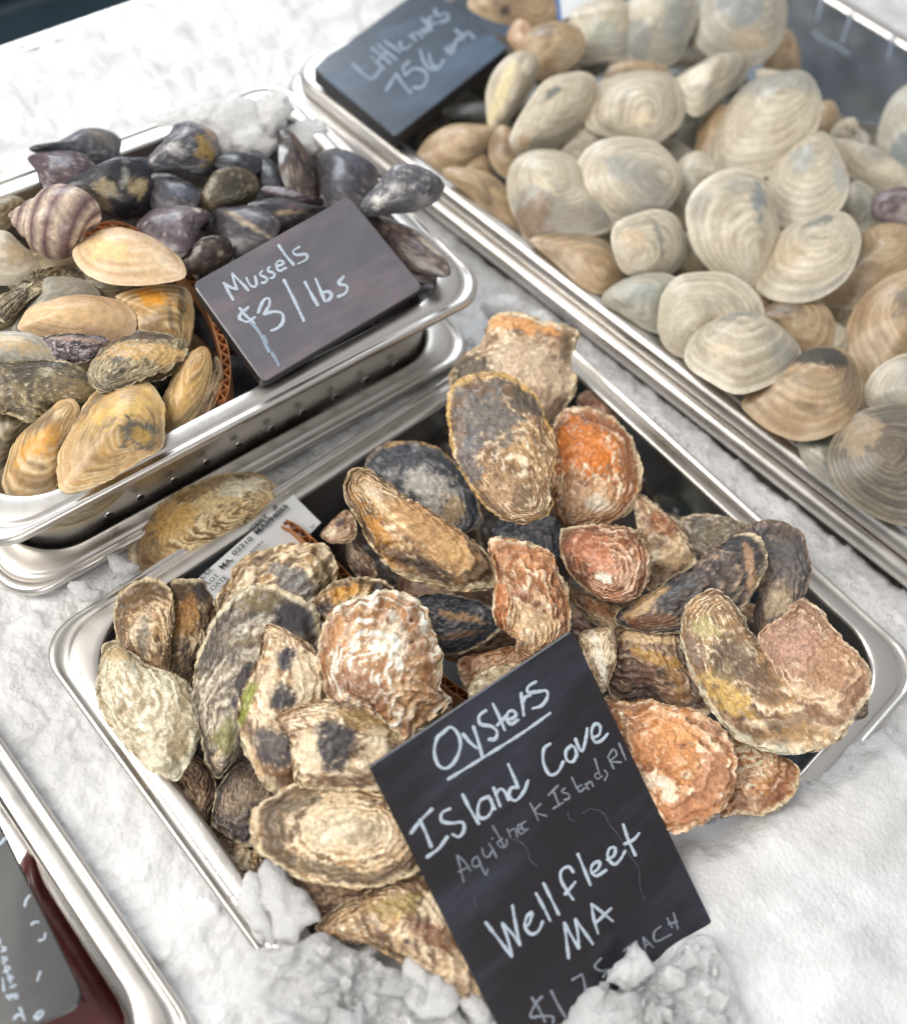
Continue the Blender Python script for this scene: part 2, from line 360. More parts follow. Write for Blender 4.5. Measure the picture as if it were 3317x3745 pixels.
def shell(kind, label, tile, poly, um, z, style, patches=(), tilt=(0, 0), H=None, opt=None, group=None, name=None, cat=None, res=1.0, low=None, gap=0.0):
    """kind oyster / clam / mussel. poly: outline of the shell's margin, um: umbo, z height in cm above the rim plane"""
    opt = opt or {}; _seed[0] += 7; sd = _seed[0]
    Pp = px(tile, poly); up = px(tile, um)[0]
    cpx = catmull(Pp, 64).mean(0)
    P0 = onz(cpx, z / 100.0)[0]
    n0 = nrm(nrm(CAM - P0) * .55 + np.array([0, 0, .45]))
    n = nrm(n0 + RIGHT * tilt[0] + UPV * tilt[1])
    e1 = nrm(RIGHT - n * (RIGHT @ n)); e2 = np.cross(n, e1)
    B = np.array([e1, e2, n])
    def loc2(q): return (onplane(q, P0, n) - P0) @ B.T
    ppm = 3364.6 / np.linalg.norm(CAM - P0)
    per = np.sum(np.linalg.norm(np.diff(np.vstack([Pp, Pp[:1]]), axis=0), axis=1))     # outline length, photo px
    nc = int(np.clip(per / (6.0 if kind == 'oyster' else 11) * res, 40, 260)); nr = int(np.clip(nc / 3.4, 14, 64))
    Q0 = loc2(Pp)[:, :2]
    Q = catmull(Q0, nc); C = Q.mean(0); Q = C + (Q - C) * ({'clam': 1.10 if tile == 'B' else 1.04, 'mussel': 1.06, 'oyster': 1.03}[kind])
    sz0 = np.ptp(Q, axis=0).mean(); ub = loc2(up)[0, :2]; bk = {'oyster': .05, 'clam': .05, 'mussel': .14}[kind]
    if kind == 'mussel':                               # narrow wedge about the long axis through the beak
        ax_ = nrm(ub - C); pr = (Q - C) @ ax_; of = (Q - C) - pr[:, None] * ax_; tp = np.clip(.98 - .42 * np.clip(pr / (np.abs(pr).max() + 1e-9), -.2, 1), .5, 1); Q = C + pr[:, None] * ax_ * 1.08 + of * tp[:, None]
    Q = Q + nrm(ub - C) * (bk * sz0 * np.exp(-(np.linalg.norm(Q - ub, axis=1) / (.16 * sz0)) ** 2))[:, None]; u2 = ub + (C - ub) * .04
    size = np.sqrt(abs(np.sum(Q[:, 0] * np.roll(Q[:, 1], -1) - np.roll(Q[:, 0], -1) * Q[:, 1]) / 2))
    if H is None: H = {'oyster': .20, 'clam': .25, 'mussel': .22}[kind]
    if kind == 'oyster': H *= .7
    pal = PAL[style]; pat = []
    for q in patches:
        (pxx, pyy), rx, ry, a, colr = q[:5]; stg = q[5] if len(q) > 5 else .9; rgh = q[6] if len(q) > 6 else 1.0
        k = T[tile][2] / ppm
        pat.append((loc2(px(tile, (pxx, pyy)))[0, :2], rx * k, ry * k, math.radians(-a), lin(colr), stg, rgh))
    nm = name or kind
    t = empty(nm, P0 - n * size * .2, label, cat or {'oyster': 'oyster', 'clam': 'clam', 'mussel': 'mussel'}[kind], group)
    mat = {'oyster': M_OY, 'clam': M_CL, 'mussel': M_MU}[kind]
    for sgn, nm2, hs in ((1, 'upper_valve', 1.0), (-1, 'lower_valve', low if low is not None else (.9 if kind != 'oyster' else .8))):
        QQ = Q; o2 = dict(opt)
        if sgn < 0 and kind == 'oyster': QQ = C + (Q - C) * 1.02; 
        P3, q4, tri, c = valve(kind, QQ, u2, C, H * hs * size, sgn, sd + (0 if sgn > 0 else (50 if kind == 'oyster' else 0)), pal, o2, nr if sgn > 0 else max(12, nr // 2), nc if sgn > 0 else (nc if kind == 'oyster' else nc), pat if sgn > 0 else ())
        if sgn < 0: q4 = q4[:, ::-1]; tri = tri[:, ::-1]; P3[:, 2] -= .0002 + gap * ss(-.2, 1.2, (P3[:, :2] - u2) @ nrm(C - u2) / (np.abs((P3[:, :2] - u2) @ nrm(C - u2)).max() + 1e-9))
        ar = np.sum(Q[:, 0] * np.roll(Q[:, 1], -1) - np.roll(Q[:, 0], -1) * Q[:, 1])
        if ar < 0: q4 = q4[:, ::-1]; tri = tri[:, ::-1]
        put(nm2, P0 + P3 @ B, q4, tri, c, mat, t)
    return t
# ------------------------------------------------------------------ pans
PROF = [(0, -.0022), (.0004, -.0009), (.0013, -.0002), (.0026, 0), (.0088, 0), (.0094, -.0002), (.0100, -.0009), (.0106, -.0012), (.0124, -.0012), (.0130, -.0009), (.0136, -.0002), (.0142, 0), (.0152, -.0001), (.0160, -.0007), (.0165, -.0020), (.0166, -.0042), (.0160, -.0050), (.0152, -.0046)]
PROF = [(o * .86, z_) for o, z_ in PROF]
ROLL = [(0, -.0070), (.0003, -.0040), (.0012, -.0014), (.0030, .0004), (.0060, .0012), (.0090, .0010), (.0112, .0000), (.0126, -.0018), (.0132, -.0042), (.0132, -.0075), (.0126, -.0085), (.0120, -.0088)]
def rrect(lx, ly, R, off, n=14):
    if off > 0: r_ = R - off * .75                     # the flange corners are tighter than the opening
    else: r_ = R + off
    hx, hy = lx / 2 + off - r_, ly / 2 + off - r_; out = []
    for k, (sx_, sy_) in enumerate(((1, 1), (-1, 1), (-1, -1), (1, -1))):
        for i in range(n + 1):
            a = math.pi / 2 * (k + i / n); out.append((sx_ * hx + r_ * math.cos(a), sy_ * hy + r_ * math.sin(a)))
        # straight side subdivided once so that shading stays even
    return np.array(out)
def pan(label, cx, cy, z, lx, ly, rot, depth, R=.026, prof=PROF, holes=(), group=None, name='steel_pan', taper=.003, basin_mat=None):
    R += .004
    """lx, ly: outer size of the rim"""
    t = empty(name, (cx, cy, z - depth), label, 'pan', group)
    ew = prof[-3][0]; ix, iy = lx - 2 * ew, ly - 2 * ew
    ca, sa = math.cos(rot), math.sin(rot)
    def W_(p2, zz): return np.column_stack([cx + p2[:, 0] * ca - p2[:, 1] * sa, cy + p2[:, 0] * sa + p2[:, 1] * ca, np.full(len(p2), z + zz)])
    wall = [(-taper - .010, -depth), (-taper - .004, -depth + .0015), (-taper - .001, -depth + .005), (-taper, -depth + .010), (-taper * .5, -depth * .5), (-taper * .12, -.016), (0, -.0145), (0, -.0022)]
    def sweep(pr):
        V = [W_(rrect(ix, iy, R, o), zz) for o, zz in pr]; n = len(V[0]); return np.vstack(V), gridfaces(len(pr), n)[:, ::-1], n
    V, F, n = sweep(wall)
    V2, F2, _ = sweep([(o + .0009, zz - (.0009 if i == 0 else 0)) for i, (o, zz) in enumerate(wall)])
    Fl = list(map(tuple, F)) + [tuple(range(n))] + [tuple(int(q) + len(V) for q in f[::-1]) for f in F2] + [tuple(len(V) + n - 1 - i for i in range(n))]
    mesh('basin', np.vstack([V, V2]), Fl, basin_mat or M_ST, t)
    V, F, n = sweep(prof); mesh('rim', V, F, M_ST, t)
    for (hx, hy, hz, nx, ny) in holes:       # punched drain holes: a flat disc painted with the bore's shade, pale ice in some, rolled lip
        c = np.array([cx + hx * ca - hy * sa, cy + hx * sa + hy * ca, z + hz]); nn = np.array([nx * ca - ny * sa, nx * sa + ny * ca, 0.])
        a = np.array([-nn[1], nn[0], 0]); b = np.array([0, 0, 1.]); VV = []; m = 14
        for r, d in ((.0017, .0000), (.0019, .0003), (.0021, .0003), (.0024, .0000)):
            for i in range(m):
                w = 2 * math.pi * i / m; VV.append(c + (a * math.cos(w) + b * math.sin(w)) * r + nn * d)
        Fh = list(map(tuple, gridfaces(4, m)))
        mesh('drain_hole', VV, Fh, M_ST, t)
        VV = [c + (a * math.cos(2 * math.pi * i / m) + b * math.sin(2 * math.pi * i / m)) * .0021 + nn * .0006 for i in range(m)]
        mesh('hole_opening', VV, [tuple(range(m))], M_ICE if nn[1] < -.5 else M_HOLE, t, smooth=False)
    return t
# ------------------------------------------------------------------ boards and their writing
def board(label, tile, corners, zs, thick, mat, round_px=10, name='chalkboard_sign'):
    cp = px(tile, corners); P = np.array([onz(p, z)[0] for p, z in zip(cp[:3], zs)])
    n = nrm(np.cross(P[1] - P[0], P[2] - P[0]));  n = n if n[2] > 0 else -n
    P0 = P.mean(0); C4 = onplane(cp, P[0], n)
    ctr = C4.mean(0); t = empty(name, ctr - n * thick, label, 'sign')
    # rounded corners
    k = T[tile][2] / (3364.6 / np.linalg.norm(CAM - ctr)); r = round_px * k; O = []
    for i in range(4):
        c = C4[i]; a = nrm(C4[i - 1] - c); b = nrm(C4[(i + 1) % 4] - c)
        for s in np.linspace(0, 1, 6):
            p = c + a * r * (1 - s) ** 2 + b * r * s ** 2; O.append(p)
    O = np.array(O); m = len(O)
    cc = O.mean(0)
    def ins(d): return O + np.array([nrm(cc - o) for o in O]) * d
    rings = [ins(.0008), O - n * .0006, O - n * (thick - .0004), ins(.0006) - n * thick]
    V = np.vstack(rings)
    F = gridfaces(4, m)
    if np.cross(O[1] - O[0], cc - O[0]) @ n < 0: F = F[:, ::-1]; top = tuple(range(m))[::-1]; bot = tuple(3 * m + i for i in range(m))
    else: top = tuple(range(m)); bot = tuple(3 * m + i for i in range(m))[::-1]
    mesh('face', V[:m * 2], list(map(tuple, F[:m])) + [top], mat, t, smooth=False)
    mesh('edge', V[m:], list(map(tuple, F[m:] - m)) + [tuple(i - m for i in bot)], M_EDGE, t, smooth=False)
    return t, P[0], n
def write(bd, tile, strokes, w, mat=None, label=None, seed=3, lift=.00025):
    """strokes: '|'-separated polylines in crop pixels; w: stroke width in crop pixels"""
    t, P0, n = bd; V = []; F = []; rng = np.random.RandomState(seed)
    for si, s in enumerate(strokes.split('|')):
        p = px(tile, s.strip())
        if len(p) < 2: p = np.vstack([p, p + 3])
        L = np.sum(np.linalg.norm(np.diff(p, axis=0), axis=1)); m = max(6, int(L / 7))
        q = catmull(p, m, closed=False)
        d = np.gradient(q, axis=0); d /= np.linalg.norm(d, axis=1)[:, None] + 1e-9; nn = np.column_stack([-d[:, 1], d[:, 0]])
        ww = w * T[tile][2] * .45 * (1 + .22 * (rng.rand(m) - .5) + .18 * np.sin(np.arange(m) * .5 + si))
        # round caps
        c0 = [q[0] - d[0] * ww[0] * .8, q[-1] + d[-1] * ww[-1] * .8]
        qq = np.vstack([c0[0], q, c0[1]]); ww = np.concatenate([[ww[0] * .5], ww, [ww[-1] * .5]]); nn = np.vstack([nn[0], nn, nn[-1]])
        mid = onplane(qq, P0 + n * (lift + .00012 + .00004 * si % .0004), n); a = onplane(qq + nn * ww[:, None], P0 + n * (lift * .4 + .00002 * (si % 9)), n); b = onplane(qq - nn * ww[:, None], P0 + n * (lift * .4 + .00002 * (si % 9)), n)
        k = len(V); mm = len(qq)
        V += list(a) + list(mid) + list(b)
        for i in range(mm - 1):
            F += [(k + i, k + i + 1, k + mm + i + 1, k + mm + i), (k + mm + i, k + mm + i + 1, k + 2 * mm + i + 1, k + 2 * mm + i)]
    o = mesh('chalk_lettering', V, F, mat or M_CHALK, t)
    if label: o['label'] = label
    return o
# ------------------------------------------------------------------ steel pans
def wallholes(pts, cx, cy, z, lx, rot, inset):
    nrm_ = np.array([math.cos(rot), math.sin(rot), 0.]); P0 = np.array([cx, cy, z]) + nrm_ * (lx / 2 - inset)
    out = []
    for q in px('F', pts):
        h = onplane(q[None], P0, nrm_)[0] - np.array([cx, cy, z])
        out.append((lx / 2 - inset, -h[0] * math.sin(rot) + h[1] * math.cos(rot), h[2], 1, 0))
    return out
MR = math.radians(-3.2); MC = (-.328, .152)
pan('long steel pan under the black Oysters board, heaped with rough oysters', -.0668, .1685, 0, .2937, .337, 0, .10, basin_mat=M_STB,
    holes=[(x, .337 / 2 - .0140 - .0008, -.030, 0, -1) for x in (-.115, -.088, -.061, -.034, -.007, .02, .047, .074)])
pan('raised perforated steel pan holding mussels and large clams, row of holes in its side', *MC, .050, .205, .285, MR, .062,
    holes=wallholes('219,1027 281,992 348,958 412,922 477,888 542,855 605,822 670,791 730,758 790,725', *MC, .050, .205, MR, .0131))
pan('lower steel pan that the perforated mussel pan stands in', *MC, .000, .2065, .2865, MR, .09, name='steel_pan')
LR = math.radians(4.5); LC = (-.1807, .567)
LN = pan('widest steel pan, full of pale littleneck clams', *LC, .020, .60, .425, LR, .10, prof=ROLL, R=.03, basin_mat=M_STL)
pan('outer steel pan under the rim of the littleneck clam pan', *LC, .009, .611, .436, LR, .13, R=.03, prof=ROLL)
pan('steel pan at the lower left corner with dark red fillet', -.168, -.197, 0, .30, .33, 0, .06, prof=PROF, R=.03)
pan('dark empty steel pan beyond the ice at the upper left corner', -.685, .22, .004, .20, .36, 0, .09, R=.03, basin_mat=M_DARK)
# ------------------------------------------------------------------ the ice bed
def axis(segs):
    out = [np.arange(a, b, s) for a, b, s in segs]; return np.concatenate(out + [[segs[-1][1]]])
gx = axis([(-1.3, -.75, .02), (-.75, -.25, .003), (-.25, .20, .00125), (.20, .5, .006), (.5, 1.2, .03)])
gy = axis([(-.7, -.12, .012), (-.12, .36, .00125), (.36, .60, .003), (.60, 1.1, .01), (1.1, 1.9, .05)])
GX, GY = np.meshgrid(gx, gy, indexing='ij'); gp = np.column_stack([GX.ravel(), GY.ravel()])
def inrect(p, cx, cy, lx, ly, rot, m=.006):
    d = p - np.array([cx, cy]); c, s = math.cos(rot), math.sin(rot)
    a = np.abs(d[:, 0] * c + d[:, 1] * s) - (lx / 2 - m); b = np.abs(-d[:, 0] * s + d[:, 1] * c) - (ly / 2 - m)
    r = .036; a = a + r; b = b + r
    return np.hypot(np.maximum(a, 0), np.maximum(b, 0)) + np.minimum(np.maximum(a, b), 0) - r      # negative inside
def sdpoly(p, V):
    V = np.asarray(V); d = np.full(len(p), 1e9); inside = np.zeros(len(p), bool)
    for i in range(len(V)):
        a, b = V[i - 1], V[i]; e_ = b - a; w = p - a
        t = np.clip((w @ e_) / (e_ @ e_), 0, 1); d = np.minimum(d, np.linalg.norm(w - t[:, None] * e_, axis=1))
        cr = ((a[1] > p[:, 1]) != (b[1] > p[:, 1]))
        with np.errstate(divide='ignore', invalid='ignore'):
            xx = a[0] + (p[:, 1] - a[1]) / (b[1] - a[1] + 1e-12) * (b[0] - a[0])
        inside ^= cr & (p[:, 0] < xx)
    return np.where(inside, d, -d)              # positive inside
MPX = px('F', '1772,1425 1690,1462 1600,1530 1470,1590 1345,1668 1250,1700 1100,1800 960,1930 900,1945 800,1890 700,1872 640,1850 560,1770 490,1750 500,1880 560,1990')
mound = np.vstack([onz(MPX, .004)[:, :2], [[.02, -.12], [.6, -.12], [.6, .3]]])
sd = sdpoly(gp, mound + 0)
wob = (fbm(gp, 60, 3, 5) - .5) * .018
sdm = sd + wob
def cells(p, f, s):
    q = p * f; i = np.floor(q).astype(np.int64); best = np.full(len(q), 9.); val = np.zeros(len(q)); z0 = np.zeros(len(q), np.int64)
    for dx in (-1, 0, 1):
        for dy in (-1, 0, 1):
            c = i + np.array([dx, dy]); r1 = _h(c[:, 0], c[:, 1], z0, s); r2 = _h(c[:, 0], c[:, 1], z0 + 1, s)
            d = np.hypot(c[:, 0] + r1 - q[:, 0], c[:, 1] + r2 - q[:, 1]); k = d < best; best = np.where(k, d, best)
            tilt = (q[:, 0] - c[:, 0] - r1) * (r2 - .5) + (q[:, 1] - c[:, 1] - r2) * (r1 - .5)
            val = np.where(k, _h(c[:, 0], c[:, 1], z0 + 2, s) + tilt * .9, val)
    return val, best
h = -.0075 + (fbm(gp, 9, 3, 21) - .5) * .006
h += (fbm(gp, 90, 4, 31) - .5) * .0045 + (fbm(gp, 260, 3, 33) - .5) * .0016
far = ss(.10, .25, gp[:, 0]) 
mh = ss(-.002, .020, sdm) * (.014 + .010 * ss(.02, .12, sdm) + (fbm(gp, 14, 3, 51) - .5) * .010)
c1, b1 = cells(gp + (fbm(gp, 50, 2, 3)[:, None] - .5) * .012, 78, 1); c2, b2 = cells(gp + (fbm(gp, 120, 2, 4)[:, None] - .5) * .006, 240, 2)
front = ss(.26, .10, gp[:, 1]) * ss(.16, .06, gp[:, 0])
h += (c1 - .5) * (.0016 +   .0080 * front * ss(-.005, .02, sdm)) + (c2 - .5) * (.0002 + .0024 * front * ss(-.005, .02, sdm))
h = np.where(sdm > -.002, np.maximum(h, -.004) + mh, h)
h += ss(-.44, -.56, gp[:, 0]) * .012                              # the ice rises towards the back left
h += ss(.06, .1, gp[:, 0]) * ss(.36, .33, gp[:, 1]) * ss(.23, .32, gp[:, 1]) * .002
deep = np.full(len(gp), 1.0)
for (a, dz, keep) in (((-.0668, .1685, .2937, .337, 0), -.13, True), ((*MC, .2065, .2865, MR), -.13, False), ((*LC, .611, .436, LR), -.16, False), ((-.168, -.197, .30, .33, 0), -.10, False), ((-.685, .22, .20, .36, 0), -.13, False)):
    r = inrect(gp, *a)
    k = r < 0
    if keep: k = k & (sdm < -.001)
    h = np.where(k, dz, h)
ice = mesh('crushed_ice_bed', np.column_stack([gp, h]), gridfaces(len(gx), len(gy), close=False)[:, ::-1], M_ICE)
tag(ice, kind='structure')
def iceheight(x, y):
    i = min(max(np.searchsorted(gx, x), 0), len(gx) - 1); j = min(max(np.searchsorted(gy, y), 0), len(gy) - 1)
    return h[i * len(gy) + j]
# loose crushed pieces lying on the bed
def lump(c, r, rng, flat=.75):
    ico = [(0, 0, 1), (.894, 0, .447), (.276, .851, .447), (-.724, .526, .447), (-.724, -.526, .447), (.276, -.851, .447), (.724, .526, -.447), (-.276, .851, -.447), (-.894, 0, -.447), (-.276, -.851, -.447), (.724, -.526, -.447), (0, 0, -1)]
    fc = [(0, 1, 2), (0, 2, 3), (0, 3, 4), (0, 4, 5), (0, 5, 1), (1, 6, 2), (2, 7, 3), (3, 8, 4), (4, 9, 5), (5, 10, 1), (6, 7, 2), (7, 8, 3), (8, 9, 4), (9, 10, 5), (10, 6, 1), (11, 7, 6), (11, 8, 7), (11, 9, 8), (11, 10, 9), (11, 6, 10)]
    v = np.array(ico) * (1 + (rng.rand(12, 1) - .5) * .7) * r * np.array([1, .6 + .6 * rng.rand(), flat * (.6 + .6 * rng.rand())])
    q = np.linalg.qr(rng.randn(3, 3))[0]; return v @ q.T + c, fc
rng = np.random.RandomState(4); V = []; F = []
def scatter(n, xr, yr, cond, r0, r1):
    k = 0
    while k < n:
        x = rng.uniform(*xr); y = rng.uniform(*yr); k += 1
        s = sdpoly(np.array([[x, y]]), mound)[0]
        if not cond(x, y, s): continue
        z = iceheight(x, y)
        if z < -.05: continue
        r = r0 + (r1 - r0) * rng.rand() ** 3
        v, f = lump(np.array([x, y, z - r * .25]), r, rng); b0 = len(V); V.extend(v); F.extend([tuple(b0 + i for i in t) for t in f])
scatter(260, (-.09, .12), (-.03, .13), lambda x, y, s: s > -.004, .0012, .0050)
scatter(500, (-.02, .2), (.10, .32), lambda x, y, s: s > -.003 and rng.rand() < (1.2 if s < .015 else .0), .0008, .0026)
scatter(0, (-.24, -.02), (-.036, .0), lambda x, y, s: True, .0008, .0030)
scatter(260, (-.23, -.19), (.02, .34), lambda x, y, s: True, .001, .004)
scatter(400, (-.2, .1), (.338, .36), lambda x, y, s: True, .0006, .0020)
# fragments that read one by one
def chunk(label, tile, poly, z, thick, seed, group='large ice chunks'):
    p = px(tile, poly); c0 = onz(p.mean(0), z)[0]; n = nrm(nrm(CAM - c0) + np.array([0, 0, .6]))
    Q = onplane(p, c0, n); Q = catmull(Q, 60); rng = np.random.RandomState(seed); c = Q.mean(0); V = []
    rings = [(.0, .8), (.2, .82), (.4, .78), (.58, .7), (.74, .6), (.88, .42), (.97, .15), (1.0, -.1), (.9, -.5), (.5, -.8), (.0, -.9)]
    for (k, zz) in rings:
        for q in Q:
            V.append(c + (q - c) * max(k, .02) + n * zz * thick)
    V = np.array(V); V += (np.column_stack([fbm(V, 230, 5, seed), fbm(V, 230, 5, seed + 1), fbm(V, 230, 5, seed + 2)]) - .5) * thick * .95
    f = [tuple(int(q) for q in r) for r in gridfaces(len(rings), 60)]
    o = mesh('ice_chunk', V, f, M_CHUNK, smooth=False, origin=c); tag(o, label, 'ice chunk', group); return o
chunk('upright clear ice chunk leaning on the big ringed oyster by the pan rim', 'C', '960,1440 1010,1450 1080,1520 1150,1600 1180,1660 1120,1690 1080,1740 1010,1740 985,1650 950,1560', 1.6 / 100, .006, 5)
chunk('grey clear ice chunk touching the inner edge of the oyster pan', 'C', '870,1570 900,1490 950,1500 990,1580 1010,1690 1000,1760 930,1700 880,1640', .9 / 100, .006, 6)
chunk('rounded ice lump half covering the last line of the Oysters board', '2', '1170,1090 1220,1020 1290,960 1350,890 1400,960 1440,1000 1460,1040 1400,1100 1330,1150 1270,1180 1220,1130', 2.7 / 100, .007, 7)
HEAP = []
chunk('flat ice lump beside the lower left edge of the Oysters board', '2', '-20,960 80,1010 200,1090 290,1150 300,1270 200,1340 60,1330 -60,1200', 1.4 / 100, .006, 8)
chunk('small ice lump right of the flat one, against the Oysters board', '2', '320,1140 400,1130 440,1200 500,1330 400,1370 310,1260', 1.5 / 100, .005, 9)
chunk('smooth ice piece between the mussel pan corner and the clam pan', 'B', '260,1110 330,1070 400,1090 430,1150 380,1190 290,1170', .4 / 100, .006, 10)
chunk('glassy ice piece behind the tan topmost oyster', 'B', '420,1150 480,1130 520,1170 560,1200 500,1220 440,1200', .3 / 100, .005, 11)
chunk('tall clear ice shard at the back of the mussel pan', 'A', '960,170 1010,130 1080,150 1090,210 1050,280 1010,300 970,250', 6.0 / 100, .008, 12)
chunk('broad cloudy ice slab behind the barnacled mussel', 'A', '450,330 560,250 700,190 850,160 960,170 1000,250 980,330 900,370 820,350 700,300 600,330 480,380', 4.4 / 100, .008, 13)
chunk('rounded melting ice piece beside the upright brown mussels', 'A', '860,300 950,270 1040,300 1090,260 1180,240 1230,300 1200,370 1080,340 990,380 900,360', 4.6 / 100, .006, 14)
chunk('small frosty ice heap piece left of the clam between the pans', 'C', '250,440 300,420 340,450 380,460 360,490 290,500', .5 / 100, .004, 15)
chunk('frosty ice piece touching the lone clam between the pans', 'C', '390,340 430,330 470,350 510,380 480,400 420,400', .4 / 100, .004, 16)
HV = []
def heap(label, tile, poly, z, thick, seed):
    p = px(tile, poly); c0 = onz(p.mean(0), z)[0]; n = nrm(nrm(CAM - c0) * .5 + np.array([0, 0, 1.])); m = 150
    Q = catmull(onplane(p, c0, n), m); c = Q.mean(0); e1 = nrm(RIGHT - n * (RIGHT @ n)); e2 = np.cross(n, e1); R = np.linspace(.01, 1, 44)
    wob_ = 1 + (fbm(np.column_stack([np.cos(np.arange(m) / m * 6.283) * 4, np.sin(np.arange(m) / m * 6.283) * 4]), 1.0, 4, seed) - .5) * .10
    V = np.vstack([c + (Q - c) * (k * (1 + (wob_ - 1) * k))[:, None] for k in R]); q2 = np.column_stack([(V - c) @ e1, (V - c) @ e2])
    a1, _ = cells(q2 + (fbm(q2, 60, 3, seed)[:, None] - .5) * .014, 85, seed); a2, _ = cells(q2, 260, seed + 1); rr = np.repeat(R, m)
    hh = thick * (1 - rr ** 2.5) + ((a1 - .5) * .0080 + (a2 - .5) * .0024 + (fbm(q2, 150, 4, seed + 2) - .5) * .004 + (fbm(q2, 420, 3, seed + 4) - .5) * .0030) * (1 - .3 * rr)
    V = V + n * hh[:, None]; low = V[-m:] - n * .012; V = np.vstack([V, low])
    HV.append((V[:-m], n)); o = mesh('ice_heap', V, [tuple(int(i) for i in f) for f in gridfaces(len(R) + 1, m)], M_HEAP, smooth=True, origin=c); tag(o, label, 'crushed ice'); return o
heap('heap of crushed ice burying the lower right end of the Oysters board', '2', '900,1560 930,1340 960,1270 1000,1200 1070,1160 1150,1150 1240,1185 1330,1165 1420,1100 1480,1040 1560,1015 1660,880 1740,840 1830,900 1950,1150 1900,1560', .020, .006, 31)
heap('heap of crushed ice over the pan front, below the sinking oyster', 'C', '880,1830 960,1770 1060,1770 1130,1720 1200,1715 1270,1760 1340,1780 1400,1830 1470,1840 1540,1880 1600,1900 1660,1960 1720,2200 1000,2220', .012, .005, 32)
for HVv, hn in HV:
    for k in range(90):
        p0 = HVv[rng.randint(len(HVv))]; r = .0009 + .0060 * rng.rand() ** 3
        v, f = lump(p0 + hn * r * .3, r, rng, .6); b0 = len(V); V.extend(v); F.extend([tuple(b0 + i for i in t) for t in f])
lo = mesh('crushed_ice_pieces', V, F, M_GLASSICE, smooth=False); tag(lo, label='loose crushed ice crumbs strewn over the ice bed around the pans', cat='crushed ice', kind='stuff')
# water drops on the rim of the oyster pan
V = []; F = []
rd = np.random.RandomState(12); DR = [(975, 1755, 16), (990, 1772, 9), (1045, 1870, 7), (1000, 1800, 6), (930, 1690, 5), (640, 1290, 5), (900, 1640, 4), (1060, 1900, 6), (955, 1740, 5)]
DR = [(onz(px('C', (a, b)), .0003)[0], r / 8000.0) for a, b, r in DR]
DR += [(np.array([rd.uniform(-.19, -.05), rd.uniform(.0045, .0125), .0001]), .0004 + .0009 * rd.rand() ** 2) for _ in range(34)]
DR += [(np.array([rd.uniform(-.2105, -.2025), rd.uniform(.03, .3), .0001]), .0004 + .0008 * rd.rand() ** 2) for _ in range(20)]
for c, rr in DR:
    m = 14; b0 = len(V)
    for i in range(6):
        al = i / 5 * math.pi / 2
        for j in range(m): V.append(c + np.array([math.cos(al) * math.cos(j * 2 * math.pi / m), math.cos(al) * math.sin(j * 2 * math.pi / m), math.sin(al) * .7]) * rr)
    F += [tuple(int(q) + b0 for q in f) for f in gridfaces(6, m)]
tag(mesh('water_drops', V, F, M_DROP), 'water drops beaded on the front rim of the oyster pan', 'water drops', kind='stuff')
# ------------------------------------------------------------------ boards
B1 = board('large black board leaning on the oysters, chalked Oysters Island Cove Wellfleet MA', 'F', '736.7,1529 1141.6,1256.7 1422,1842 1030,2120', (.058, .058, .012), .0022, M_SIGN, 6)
write(B1, '1', '412,562 380,595 366,665 385,730 425,750 470,715 500,640 490,575 450,536 405,570 | 515,572 545,610 585,645 | 568,535 590,600 614,690 | 632,450 598,478 604,520 660,532 690,560 680,597 648,600 | 668,415 700,480 730,552 | 690,528 742,475 | 742,500 785,482 780,455 752,455 738,490 762,520 800,498 | 815,362 822,420 828,475 | 820,410 838,380 862,372 | 890,302 852,326 850,356 905,352 945,348 950,382 920,425 872,440', 19, label='chalked word Oysters')
write(B1, '1', '437,806 560,730 700,643 830,560 965,463', 17, label='chalk underline')
write(B1, '1', '512,885 550,960 595,1035 | 648,895 605,915 590,965 600,1005 640,1000 668,950 652,900 680,960 | 672,850 690,900 706,945 | 685,885 705,855 730,870 750,912 | 748,728 775,790 800,850 | 800,850 765,850 752,890 785,917 828,870 850,812 | 965,622 932,650 930,720 962,782 1005,768 1032,715 | 1072,632 1046,660 1050,705 1080,716 1100,680 1090,640 1068,634 | 1095,598 1112,640 1130,662 1148,600 1156,542 | 1182,592 1218,575 1222,530 1196,520 1178,560 1195,612 1230,605 1262,570', 18, label='chalked words Island Cove, upper part')
write(B1, '2', '5,240 60,168 130,97 | 58,160 95,240 125,318 | 102,382 170,332 222,262 | 238,94 190,120 190,168 250,180 312,175 322,220 292,262 252,246', 21, label='chalked letters Is')
write(B1, '2', '280,372 300,450 320,530 | 280,372 325,410 360,465 | 290,470 350,440 | 402,378 372,400 378,440 418,425 402,382 430,450 452,490 462,455 | 428,330 440,372 468,382 488,345 | 470,302 495,340 515,385 | 488,268 490,272 | 490,195 530,260 562,325 | 548,272 520,300 545,325 575,312 575,278 | 580,215 600,268 | 588,235 622,212 640,262 | 645,220 668,205 650,185 640,215 660,245 685,228 | 690,168 662,190 682,225 702,212 | 715,60 745,120 765,165 | 778,65 742,112 815,138', 11, M_CHALKF, 'faded chalk word')
write(B1, '1', '955,888 1005,838 | 982,868 1010,940 | 980,958 1032,925 | 1040,852 1022,872 1058,882 1062,905 1038,912 | 1075,795 1102,852 | 1128,835 1105,850 1120,872 1142,850 | 1145,830 1162,858 | 1150,838 1172,815 1186,842 | 1195,700 1220,782 | 1216,770 1195,782 1206,805 1232,790 | 1245,760 1260,780 1245,812 | 1262,690 1292,750 | 1262,692 1290,650 1308,680 1275,712 1330,718 | 1320,620 1355,705', 11, M_CHALKF, 'faded chalk words')
